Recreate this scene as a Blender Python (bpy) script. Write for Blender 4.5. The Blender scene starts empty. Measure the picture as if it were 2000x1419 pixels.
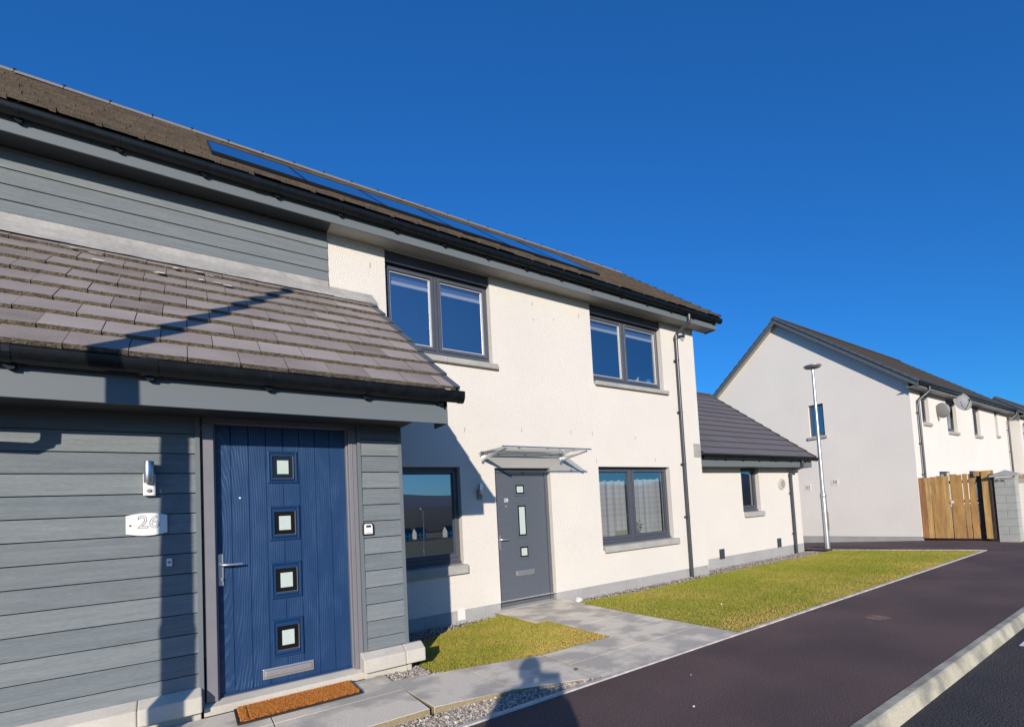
import bpy, bmesh, math, random
import numpy as np
from mathutils import Vector, Matrix

random.seed(7)
rng = np.random.default_rng(11)
C = bpy.context.scene.collection
sc = bpy.context.scene

# ------------------------------------------------------------------ camera, sky, sun, exposure
cam_d = bpy.data.cameras.new('camera')
cam = bpy.data.objects.new('camera', cam_d)
C.objects.link(cam)
sc.camera = cam
cam_d.sensor_width = 36.0
cam_d.lens = 980.51 / 2000 * 36.0
cam_d.shift_x = -0.075
cam_d.shift_y = (941.26 - 709.5) / 2000
cam_d.clip_start = 0.02
cam_d.clip_end = 4000
CF = Vector((0.62235242, 0.78096688, 0.05261367))
CR = Vector((0.78262057, -0.61969225, -0.05904705))
CU = Vector((0.01350951, -0.07792462, 0.99686772))
CP = Vector((0.0, -6.7011, 1.41726))
cam.matrix_world = Matrix(((CR.x, CU.x, -CF.x, CP.x), (CR.y, CU.y, -CF.y, CP.y), (CR.z, CU.z, -CF.z, CP.z), (0, 0, 0, 1)))

SUN = Vector((-0.645, -1.0, 0.385)).normalized()          # towards the sun
el = math.asin(SUN.z)
world = bpy.data.worlds.new('World')
sc.world = world
world.use_nodes = True
wn = world.node_tree
wn.nodes.clear()
sky = wn.nodes.new('ShaderNodeTexSky')
sky.sky_type = 'NISHITA'
sky.sun_disc = False
sky.sun_elevation = el
sky.sun_rotation = math.atan2(SUN.x, SUN.y)
sky.altitude = 300
sky.air_density = 1.0
sky.dust_density = 0.25
sky.ozone_density = 3.0
# the deep blue of a dry northern sky: tint, slightly weaker towards the horizon
tcw = wn.nodes.new('ShaderNodeTexCoord')
sep = wn.nodes.new('ShaderNodeSeparateXYZ')
mrw = wn.nodes.new('ShaderNodeMapRange')
mrw.inputs['From Min'].default_value = 0.0
mrw.inputs['From Max'].default_value = 0.75
mrw.inputs['To Min'].default_value = 0.74
mrw.inputs['To Max'].default_value = 1.10
vs_ = wn.nodes.new('ShaderNodeVectorMath'); vs_.operation = 'SCALE'
hsv = wn.nodes.new('ShaderNodeVectorMath'); hsv.operation = 'MULTIPLY'
sdot = wn.nodes.new('ShaderNodeVectorMath'); sdot.operation = 'DOT_PRODUCT'
sdot.inputs[1].default_value = Vector((SUN.x, SUN.y, 0.0)).normalized()
smr = wn.nodes.new('ShaderNodeMapRange')
smr.inputs['From Min'].default_value = -0.15
smr.inputs['From Max'].default_value = 0.9
smx = wn.nodes.new('ShaderNodeMix'); smx.data_type = 'RGBA'
smx.inputs['A'].default_value = (0.150, 0.62, 1.13, 1)
smx.inputs['B'].default_value = (0.42, 0.72, 1.10, 1)
wn.links.new(tcw.outputs['Generated'], sdot.inputs[0])
wn.links.new(sdot.outputs['Value'], smr.inputs['Value'])
wn.links.new(smr.outputs[0], smx.inputs['Factor'])
wn.links.new(smx.outputs['Result'], hsv.inputs[1])
wn.links.new(tcw.outputs['Generated'], sep.inputs[0])
wn.links.new(sep.outputs['Z'], mrw.inputs['Value'])
bg = wn.nodes.new('ShaderNodeBackground')
bg.inputs['Strength'].default_value = 0.15
wo = wn.nodes.new('ShaderNodeOutputWorld')
wn.links.new(sky.outputs[0], hsv.inputs[0])
wn.links.new(hsv.outputs[0], vs_.inputs[0])
wn.links.new(mrw.outputs[0], vs_.inputs['Scale'])
wn.links.new(vs_.outputs[0], bg.inputs['Color'])
wn.links.new(bg.outputs[0], wo.inputs['Surface'])

sun_d = bpy.data.lights.new('sun', 'SUN')
sun_d.energy = 4.8
sun_d.angle = math.radians(0.53)
sun_d.color = (1.0, 0.90, 0.77)
sun = bpy.data.objects.new('sun', sun_d)
C.objects.link(sun)
sun.rotation_euler = SUN.to_track_quat('Z', 'Y').to_euler()
sc.view_settings.view_transform = 'Standard'
sc.view_settings.look = 'None'
sc.view_settings.exposure = 0.0
sc.view_settings.gamma = 1.0
sc.cycles.max_bounces = 8
sc.cycles.transparent_max_bounces = 12
sc.cycles.caustics_reflective = False
sc.cycles.caustics_refractive = False
sc.cycles.use_denoising = True

# ------------------------------------------------------------------ materials
def S(r, g, b):                                            # sRGB 0-255 to linear
    f = lambda v: (v / 255 / 12.92) if v / 255 <= 0.04045 else ((v / 255 + 0.055) / 1.055) ** 2.4
    return (f(r), f(g), f(b))

def mk(name, col, rough=0.6, metal=0.0, var=None, col2=None, bump=None, bump2=None, stretch=(1, 1, 1), spec=0.5, fine=None, coat=0.0, thr=None):
    """var=(scale, lo, hi, detail) mixes col->col2 by noise; bump=(scale,strength,dist); fine=(scale, amount) small value noise"""
    m = bpy.data.materials.new(name)
    m.use_nodes = True
    t = m.node_tree
    n = t.nodes
    b = n['Principled BSDF']
    b.inputs['Roughness'].default_value = rough
    b.inputs['Metallic'].default_value = metal
    b.inputs['Specular IOR Level'].default_value = spec
    b.inputs['Coat Weight'].default_value = coat
    b.inputs['Base Color'].default_value = (*col, 1)
    tc = n.new('ShaderNodeTexCoord')
    mp = n.new('ShaderNodeMapping')
    mp.inputs['Scale'].default_value = stretch
    t.links.new(tc.outputs['Object'], mp.inputs['Vector'])
    last = None
    if var:
        ns = n.new('ShaderNodeTexNoise')
        ns.inputs['Scale'].default_value = var[0]
        ns.inputs['Detail'].default_value = var[3] if len(var) > 3 else 4
        t.links.new(mp.outputs[0], ns.inputs['Vector'])
        mr = n.new('ShaderNodeMapRange')
        mr.inputs['From Min'].default_value = var[1]
        mr.inputs['From Max'].default_value = var[2]
        t.links.new(ns.outputs['Fac'], mr.inputs['Value'])
        mx = n.new('ShaderNodeMix')
        mx.data_type = 'RGBA'
        mx.inputs['A'].default_value = (*col, 1)
        mx.inputs['B'].default_value = (*(col2 or tuple(c * 0.7 for c in col)), 1)
        t.links.new(mr.outputs[0], mx.inputs['Factor'])
        last = mx.outputs['Result']
        m['mixnode'] = mx.name
    if fine:
        ns = n.new('ShaderNodeTexNoise')
        ns.inputs['Scale'].default_value = fine[0]
        ns.inputs['Detail'].default_value = 3
        t.links.new(mp.outputs[0], ns.inputs['Vector'])
        mr = n.new('ShaderNodeMapRange')
        mr.inputs['From Min'].default_value = 0.3
        mr.inputs['From Max'].default_value = 0.7
        mr.inputs['To Min'].default_value = 1 - fine[1]
        mr.inputs['To Max'].default_value = 1 + fine[1]
        t.links.new(ns.outputs['Fac'], mr.inputs['Value'])
        vm = n.new('ShaderNodeVectorMath')
        vm.operation = 'SCALE'
        if last:
            t.links.new(last, vm.inputs[0])
        else:
            vm.inputs[0].default_value = col
        t.links.new(mr.outputs[0], vm.inputs['Scale'])
        last = vm.outputs[0]
    if last:
        t.links.new(last, b.inputs['Base Color'])
    prev = None
    for bp in (bump, bump2):
        if not bp:
            continue
        ns = n.new('ShaderNodeTexNoise')
        ns.inputs['Scale'].default_value = bp[0]
        ns.inputs['Detail'].default_value = 4
        t.links.new(mp.outputs[0], ns.inputs['Vector'])
        bu = n.new('ShaderNodeBump')
        bu.inputs['Strength'].default_value = bp[1]
        bu.inputs['Distance'].default_value = bp[2]
        t.links.new(ns.outputs['Fac'], bu.inputs['Height'])
        if prev:
            t.links.new(prev, bu.inputs['Normal'])
        prev = bu.outputs[0]
    if prev:
        t.links.new(prev, b.inputs['Normal'])
    return m

M = {}
M['render'] = mk('roughcast', (0.79, 0.745, 0.675), 0.9, var=(1.3, 0.35, 0.75, 5), col2=(0.755, 0.715, 0.65), bump=(70, 0.8, 0.012), bump2=(140, 0.6, 0.006), fine=(90, 0.05), spec=0.2)
M['render_far'] = mk('roughcast_far', (0.81, 0.765, 0.70), 0.9, var=(0.7, 0.35, 0.75, 6), col2=(0.755, 0.72, 0.66), bump=(60, 0.5, 0.010), fine=(40, 0.05), spec=0.2)
def mk_board(name, col, col2):
    m = mk(name, col, 0.75, var=(3.2, 0.3, 0.72, 5), col2=col2, bump=(9, 0.7, 0.004), bump2=(30, 0.5, 0.003), stretch=(1, 6, 13), spec=0.12, fine=(26, 0.13))
    return m
M['plug'] = mk('wall_plug', (0.42, 0.40, 0.36), 0.8)
M['glint_bead'] = mk('glazing_bead', (0.55, 0.54, 0.54), 0.35)  # pale strips on the upper windows stand in for sun glint on the frames
M['board'] = mk_board('cement_board', (0.195, 0.220, 0.230), (0.160, 0.184, 0.196))
M['board_b'] = mk_board('cement_board_b', (0.225, 0.252, 0.260), (0.182, 0.207, 0.218))
M['board_c'] = mk_board('cement_board_c', (0.188, 0.215, 0.228), (0.152, 0.177, 0.192))
M['fascia'] = mk('fascia_paint', (0.150, 0.172, 0.188), 0.5, spec=0.25, var=(2, 0.3, 0.7), col2=(0.145, 0.17, 0.182))
M['soffit'] = mk('soffit_white', (0.33, 0.325, 0.305), 0.6, fine=(5, 0.05))
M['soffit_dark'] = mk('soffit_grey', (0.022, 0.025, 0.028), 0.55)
M['upvc_black'] = mk('gutter_black', (0.0065, 0.0085, 0.0105), 0.26, spec=0.32, bump=(6, 0.12, 0.002), fine=(14, 0.3))
M['pipe_grey'] = mk('pipe_grey', (0.055, 0.06, 0.065), 0.3, fine=(10, 0.15))
M['frame'] = mk('window_frame', (0.082, 0.090, 0.112), 0.27, fine=(8, 0.06))
M['frame_light'] = mk('door_frame', (0.20, 0.195, 0.215), 0.4, fine=(6, 0.06))
M['sill'] = mk('cast_stone', (0.42, 0.415, 0.385), 0.85, var=(5, 0.35, 0.7), col2=(0.35, 0.345, 0.32), bump=(120, 0.3, 0.003), fine=(60, 0.08))
M['cream_stone'] = mk('cream_stone', (0.58, 0.545, 0.475), 0.8, var=(4, 0.35, 0.72), col2=(0.49, 0.46, 0.40), bump=(110, 0.3, 0.003), fine=(50, 0.05))
M['plinth'] = mk('plinth_block', (0.40, 0.395, 0.385), 0.85, var=(2.2, 0.35, 0.7), col2=(0.34, 0.335, 0.325), bump=(120, 0.3, 0.003), fine=(60, 0.09))
M['lead'] = mk('lead_flashing', (0.30, 0.295, 0.275), 0.6, metal=0.0, var=(2.5, 0.35, 0.7, 6), col2=(0.43, 0.41, 0.38), bump=(7, 0.45, 0.012), fine=(20, 0.1))
M['tile'] = mk('roof_tile', (0.33, 0.285, 0.262), 0.62, var=(1.7, 0.3, 0.72, 6), col2=(0.225, 0.195, 0.178), bump=(40, 0.45, 0.005), fine=(90, 0.09), spec=0.55)
M['tile_b'] = mk('roof_tile_b', (0.285, 0.24, 0.22), 0.66, var=(2.7, 0.3, 0.72, 6), col2=(0.195, 0.168, 0.15), bump=(40, 0.45, 0.005), fine=(90, 0.12), spec=0.4)
M['tile_c'] = mk('roof_tile_c', (0.37, 0.325, 0.30), 0.6, var=(1.2, 0.3, 0.72, 6), col2=(0.28, 0.245, 0.225), bump=(40, 0.45, 0.005), fine=(90, 0.1), spec=0.5)
M['tile_edge'] = mk('roof_tile_edge', (0.21, 0.175, 0.13), 0.95, var=(28, 0.3, 0.7, 6), col2=(0.085, 0.07, 0.055), bump=(70, 1.0, 0.012), fine=(90, 0.2), spec=0.2)
M['tile_main'] = mk('roof_tile_main', (0.150, 0.130, 0.114), 0.75, var=(2.6, 0.3, 0.72, 6), col2=(0.105, 0.090, 0.080), bump=(60, 0.3, 0.006), fine=(90, 0.12), spec=0.35)
M['tile_main_b'] = mk('roof_tile_main_b', (0.125, 0.104, 0.090), 0.8, fine=(60, 0.15), spec=0.3)
M['tile_main_edge'] = mk('roof_tile_main_edge', (0.175, 0.140, 0.108), 0.95, var=(5, 0.3, 0.7, 6), col2=(0.11, 0.09, 0.072), bump=(70, 0.6, 0.008), fine=(60, 0.18), spec=0.2)
M['tile_ext'] = mk('roof_tile_grey', (0.155, 0.142, 0.150), 0.65, var=(1.1, 0.3, 0.7, 5), col2=(0.13, 0.12, 0.128), fine=(70, 0.08))
M['tile_ext_edge'] = mk('roof_tile_grey_edge', (0.085, 0.075, 0.07), 0.9, fine=(50, 0.2))
M['verge'] = mk('verge_cap', (0.095, 0.115, 0.135), 0.5, fine=(9, 0.08))
M['ridge'] = mk('ridge_tile', (0.24, 0.205, 0.17), 0.8, var=(3, 0.3, 0.7), col2=(0.22, 0.195, 0.17), fine=(40, 0.15))
M['steel'] = mk('brushed_steel', (0.68, 0.68, 0.68), 0.36, metal=1.0, fine=(30, 0.05))
M['chrome'] = mk('chrome', (0.72, 0.70, 0.70), 0.30, metal=0.85)
M['galv'] = mk('galvanised', (0.50, 0.51, 0.50), 0.36, metal=0.75, var=(9, 0.3, 0.7), col2=(0.62, 0.62, 0.61))
M['white_pl'] = mk('white_plastic', (0.78, 0.77, 0.75), 0.35)
M['black_pl'] = mk('black_plastic', (0.012, 0.012, 0.014), 0.4)
M['frosted'] = mk('frosted_glass', (0.50, 0.585, 0.55), 0.35, fine=(60, 0.04))
M['black_glass'] = mk('black_glass', (0.008, 0.009, 0.010), 0.08)
M['tarmac'] = mk('tarmac', (0.158, 0.106, 0.098), 0.9, var=(0.8, 0.36, 0.66, 10), col2=(0.108, 0.076, 0.074), bump=(110, 1.0, 0.012), fine=(105, 0.62), spec=0.25)
M['road'] = mk('road_tarmac', (0.045, 0.044, 0.050), 0.85, var=(1.2, 0.3, 0.7, 8), col2=(0.080, 0.070, 0.062), bump=(80, 1.0, 0.02), fine=(80, 0.8), spec=0.35)
M['patch'] = mk('rusty_patch', (0.30, 0.17, 0.115), 0.95, var=(9, 0.3, 0.7), col2=(0.17, 0.11, 0.09), bump=(120, 0.7, 0.006), fine=(120, 0.3))
M['slab'] = mk('paving_slab', (0.86, 0.76, 0.60), 0.85, var=(2.6, 0.44, 0.57, 9), col2=(0.54, 0.495, 0.41), bump=(90, 0.35, 0.004), fine=(110, 0.12))
M['slab_side'] = mk('paving_side', (0.30, 0.24, 0.14), 0.9, fine=(40, 0.15))
M['joint'] = mk('joint_sand', (0.10, 0.088, 0.065), 0.95, fine=(90, 0.2))
M['edging'] = mk('concrete_edging', (0.72, 0.66, 0.58), 0.85, var=(9, 0.3, 0.7), col2=(0.40, 0.37, 0.35), fine=(80, 0.15))
M['kerb'] = mk('kerb_concrete', (0.52, 0.48, 0.36), 0.85, var=(3.1, 0.42, 0.6, 7), col2=(0.27, 0.26, 0.21), bump=(110, 0.5, 0.005), fine=(90, 0.15))
M['soil'] = mk('lawn_soil', (0.22, 0.19, 0.05), 0.95, var=(3, 0.3, 0.7), col2=(0.14, 0.15, 0.03), bump=(70, 0.8, 0.01), fine=(90, 0.4))
M['gravel_bed'] = mk('gravel_bed', (0.20, 0.19, 0.175), 0.95, var=(70, 0.35, 0.65, 3), col2=(0.06, 0.058, 0.055), bump=(90, 1.0, 0.02), fine=(120, 0.4))
M['ground'] = mk('rough_ground', (0.07, 0.085, 0.035), 0.95, var=(0.08, 0.3, 0.7, 8), col2=(0.10, 0.09, 0.05), fine=(3, 0.3))
M['hill'] = mk('hill_heather', (0.05, 0.055, 0.04), 0.95, var=(0.01, 0.3, 0.7, 8), col2=(0.03, 0.04, 0.03))
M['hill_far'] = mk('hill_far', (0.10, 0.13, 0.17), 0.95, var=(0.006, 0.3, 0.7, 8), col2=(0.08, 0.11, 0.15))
M['timber'] = mk('fence_timber', (0.56, 0.32, 0.105), 0.75, var=(1.6, 0.3, 0.7, 5), col2=(0.36, 0.195, 0.07), bump=(12, 0.4, 0.004), stretch=(7, 7, 1), fine=(8, 0.14))
M['timber_b'] = mk('fence_timber_pale', (0.68, 0.43, 0.145), 0.75, var=(1.6, 0.3, 0.7, 5), col2=(0.38, 0.22, 0.085), bump=(12, 0.4, 0.004), stretch=(7, 7, 1), fine=(8, 0.12))
M['timber_c'] = mk('fence_timber_red', (0.44, 0.21, 0.085), 0.75, var=(1.6, 0.3, 0.7, 5), col2=(0.25, 0.125, 0.055), bump=(12, 0.4, 0.004), stretch=(7, 7, 1), fine=(8, 0.12))
M['timber_dark'] = mk('fence_timber_dark', (0.085, 0.055, 0.032), 0.8, fine=(8, 0.2))
M['block'] = mk('block_grey', (0.43, 0.44, 0.40), 0.9, var=(6, 0.3, 0.7), col2=(0.37, 0.385, 0.35), bump=(80, 0.5, 0.004), fine=(60, 0.1))
M['mortar'] = mk('mortar', (0.27, 0.27, 0.25), 0.95, fine=(60, 0.1))
M['brick'] = mk('coping_brick', (0.46, 0.27, 0.14), 0.9, fine=(20, 0.15))
M['coir'] = mk('coir', (0.58, 0.21, 0.05), 0.95, var=(38, 0.35, 0.65, 4), col2=(0.20, 0.055, 0.014), bump=(120, 1.0, 0.02), fine=(160, 0.45), spec=0.1)
M['rubber'] = mk('rubber', (0.022, 0.020, 0.020), 0.8)
M['room'] = mk('room_paint', (0.32, 0.30, 0.28), 0.9)
M['room_floor'] = mk('room_floor', (0.13, 0.10, 0.075), 0.8)
M['blind'] = mk('blind_fabric', (0.16, 0.16, 0.19), 0.8)
M['paper'] = mk('paper', (0.75, 0.74, 0.70), 0.7)
M['cardboard'] = mk('cardboard', (0.62, 0.58, 0.42), 0.8)
M['blue_pl'] = mk('blue_plastic', (0.10, 0.32, 0.62), 0.35)
M['leafy'] = mk('houseplant', (0.07, 0.17, 0.09), 0.5)
M['orange'] = mk('orange_pot', (0.35, 0.12, 0.05), 0.6)
M['ink'] = mk('ink', (0.035, 0.035, 0.035), 0.6)
M['silver_ink'] = mk('silver_digits', (0.62, 0.66, 0.70), 0.4)
M['dish'] = mk('dish_grey', (0.25, 0.255, 0.255), 0.55)
M['stone_a'] = mk('pebble', (0.33, 0.31, 0.28), 0.85, fine=(30, 0.2))
M['stone_w'] = mk('pebble_white', (0.72, 0.70, 0.66), 0.8, fine=(30, 0.1))
M['skin'] = mk('skin', (0.52, 0.30, 0.22), 0.5)
M['jacket'] = mk('jacket', (0.03, 0.05, 0.10), 0.8, fine=(60, 0.2))
M['jeans'] = mk('jeans', (0.045, 0.07, 0.14), 0.85, fine=(90, 0.2))
M['hair'] = mk('hair', (0.045, 0.028, 0.018), 0.6)
M['shoe'] = mk('shoe_leather', (0.03, 0.02, 0.015), 0.45)

# curtain: thin checked net
m = mk('net_curtain', (0.70, 0.68, 0.66), 0.85)
t = m.node_tree; n = t.nodes
wv = n.new('ShaderNodeTexWave'); wv.bands_direction = 'Z'; wv.inputs['Scale'].default_value = 3.2; wv.inputs['Distortion'].default_value = 0.3
wx = n.new('ShaderNodeTexWave'); wx.bands_direction = 'X'; wx.inputs['Scale'].default_value = 4.0; wx.inputs['Distortion'].default_value = 0.3
tc = n.new('ShaderNodeTexCoord')
ad = n.new('ShaderNodeMath'); ad.operation = 'ADD'
mr = n.new('ShaderNodeMapRange'); mr.inputs['From Max'].default_value = 2.0
mx = n.new('ShaderNodeMix'); mx.data_type = 'RGBA'
mx.inputs['A'].default_value = (0.66, 0.62, 0.59, 1); mx.inputs['B'].default_value = (0.82, 0.80, 0.79, 1)
for w in (wv, wx):
    t.links.new(tc.outputs['Object'], w.inputs['Vector'])
t.links.new(wv.outputs['Fac'], ad.inputs[0]); t.links.new(wx.outputs['Fac'], ad.inputs[1])
t.links.new(ad.outputs[0], mr.inputs['Value']); t.links.new(mr.outputs[0], mx.inputs['Factor'])
t.links.new(mx.outputs['Result'], n['Principled BSDF'].inputs['Base Color'])
M['curtain'] = m

# door leaf: embossed wood grain, painted
def mk_grain(name, col, col_hi):
    m = mk(name, col, 0.40, spec=0.5)
    t = m.node_tree; n = t.nodes
    tc = n.new('ShaderNodeTexCoord')
    mp = n.new('ShaderNodeMapping'); mp.inputs['Scale'].default_value = (2.2, 1.0, 0.30); mp.inputs['Location'].default_value = (-0.42, 0, -0.42)
    wv = n.new('ShaderNodeTexWave'); wv.wave_type = 'RINGS'; wv.rings_direction = 'Y'
    wv.inputs['Scale'].default_value = 9.0; wv.inputs['Distortion'].default_value = 4.5
    wv.inputs['Detail'].default_value = 2.0; wv.inputs['Detail Scale'].default_value = 1.1; wv.inputs['Detail Roughness'].default_value = 0.55
    t.links.new(tc.outputs['Object'], mp.inputs['Vector']); t.links.new(mp.outputs[0], wv.inputs['Vector'])
    cr = n.new('ShaderNodeValToRGB'); cr.color_ramp.elements[0].position = 0.62; cr.color_ramp.elements[1].position = 0.98
    t.links.new(wv.outputs['Fac'], cr.inputs['Fac'])
    ns = n.new('ShaderNodeTexNoise'); ns.inputs['Scale'].default_value = 3.5
    mp2 = n.new('ShaderNodeMapping'); mp2.inputs['Scale'].default_value = (2.5, 1, 0.9)
    t.links.new(tc.outputs['Object'], mp2.inputs['Vector']); t.links.new(mp2.outputs[0], ns.inputs['Vector'])
    mr = n.new('ShaderNodeMapRange'); mr.inputs['From Min'].default_value = 0.42; mr.inputs['From Max'].default_value = 0.75
    t.links.new(ns.outputs['Fac'], mr.inputs['Value'])
    ml = n.new('ShaderNodeMath'); ml.operation = 'MULTIPLY'
    t.links.new(cr.outputs['Color'], ml.inputs[0]); t.links.new(mr.outputs[0], ml.inputs[1])
    mx = n.new('ShaderNodeMix'); mx.data_type = 'RGBA'
    mx.inputs['A'].default_value = (*col, 1); mx.inputs['B'].default_value = (*col_hi, 1)
    t.links.new(ml.outputs[0], mx.inputs['Factor'])
    t.links.new(mx.outputs['Result'], n['Principled BSDF'].inputs['Base Color'])
    bu = n.new('ShaderNodeBump'); bu.inputs['Strength'].default_value = 0.22; bu.inputs['Distance'].default_value = 0.002
    t.links.new(wv.outputs['Fac'], bu.inputs['Height']); t.links.new(bu.outputs[0], n['Principled BSDF'].inputs['Normal'])
    return m
M['door_blue'] = mk_grain('blue_door', (0.009, 0.042, 0.122), (0.055, 0.120, 0.255))
M['door_blue_plain'] = mk('blue_door_trim', (0.010, 0.043, 0.125), 0.32)
M['door_grey'] = mk('grey_door', (0.098, 0.112, 0.135), 0.45, fine=(20, 0.05))

def mk_glass(name, tint, f0=0.1, rough=0.0):
    m = bpy.data.materials.new(name)
    m.use_nodes = True
    t = m.node_tree; n = t.nodes
    n.clear()
    out = n.new('ShaderNodeOutputMaterial')
    tr = n.new('ShaderNodeBsdfTransparent'); tr.inputs['Color'].default_value = (*tint, 1)
    gl = n.new('ShaderNodeBsdfGlossy'); gl.inputs['Roughness'].default_value = rough; gl.inputs['Color'].default_value = (0.95, 0.97, 1, 1)
    ge = n.new('ShaderNodeNewGeometry')
    dt = n.new('ShaderNodeVectorMath'); dt.operation = 'DOT_PRODUCT'
    t.links.new(ge.outputs['Normal'], dt.inputs[0]); t.links.new(ge.outputs['Incoming'], dt.inputs[1])
    ab = n.new('ShaderNodeMath'); ab.operation = 'ABSOLUTE'; t.links.new(dt.outputs['Value'], ab.inputs[0])
    om = n.new('ShaderNodeMath'); om.operation = 'SUBTRACT'; om.inputs[0].default_value = 1.0; t.links.new(ab.outputs[0], om.inputs[1])
    pw = n.new('ShaderNodeMath'); pw.operation = 'POWER'; pw.inputs[1].default_value = 4.0; t.links.new(om.outputs[0], pw.inputs[0])
    fr = n.new('ShaderNodeMath'); fr.operation = 'MULTIPLY_ADD'; fr.inputs[1].default_value = 1 - f0; fr.inputs[2].default_value = f0
    t.links.new(pw.outputs[0], fr.inputs[0])
    mx = n.new('ShaderNodeMixShader')
    t.links.new(fr.outputs[0], mx.inputs['Fac']); t.links.new(tr.outputs[0], mx.inputs[1]); t.links.new(gl.outputs[0], mx.inputs[2])
    t.links.new(mx.outputs[0], out.inputs['Surface'])
    return m
M['glass'] = mk_glass('window_glass', (0.82, 0.86, 0.88), 0.42)
M['canopy_glass'] = mk_glass('canopy_glass', (0.93, 0.945, 0.94), 0.06)
# solar panel
m = mk('solar_cells', (0.006, 0.012, 0.045), 0.06, spec=0.9, coat=0.6)
M['solar'] = m

# grass: colour by position (brown edges and patches are real wear)
m = mk('grass_blades', (0.16, 0.22, 0.02), 0.6, spec=0.25)
t = m.node_tree; n = t.nodes
at_ = n.new('ShaderNodeAttribute'); at_.attribute_name = 'tint'
t.links.new(at_.outputs['Color'], n['Principled BSDF'].inputs['Base Color'])
M['grass'] = m
m = mk('gravel_stones', (0.3, 0.3, 0.3), 0.85)
t = m.node_tree; n = t.nodes
at_ = n.new('ShaderNodeAttribute'); at_.attribute_name = 'tint'
t.links.new(at_.outputs['Color'], n['Principled BSDF'].inputs['Base Color'])
M['gravel'] = m

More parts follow.
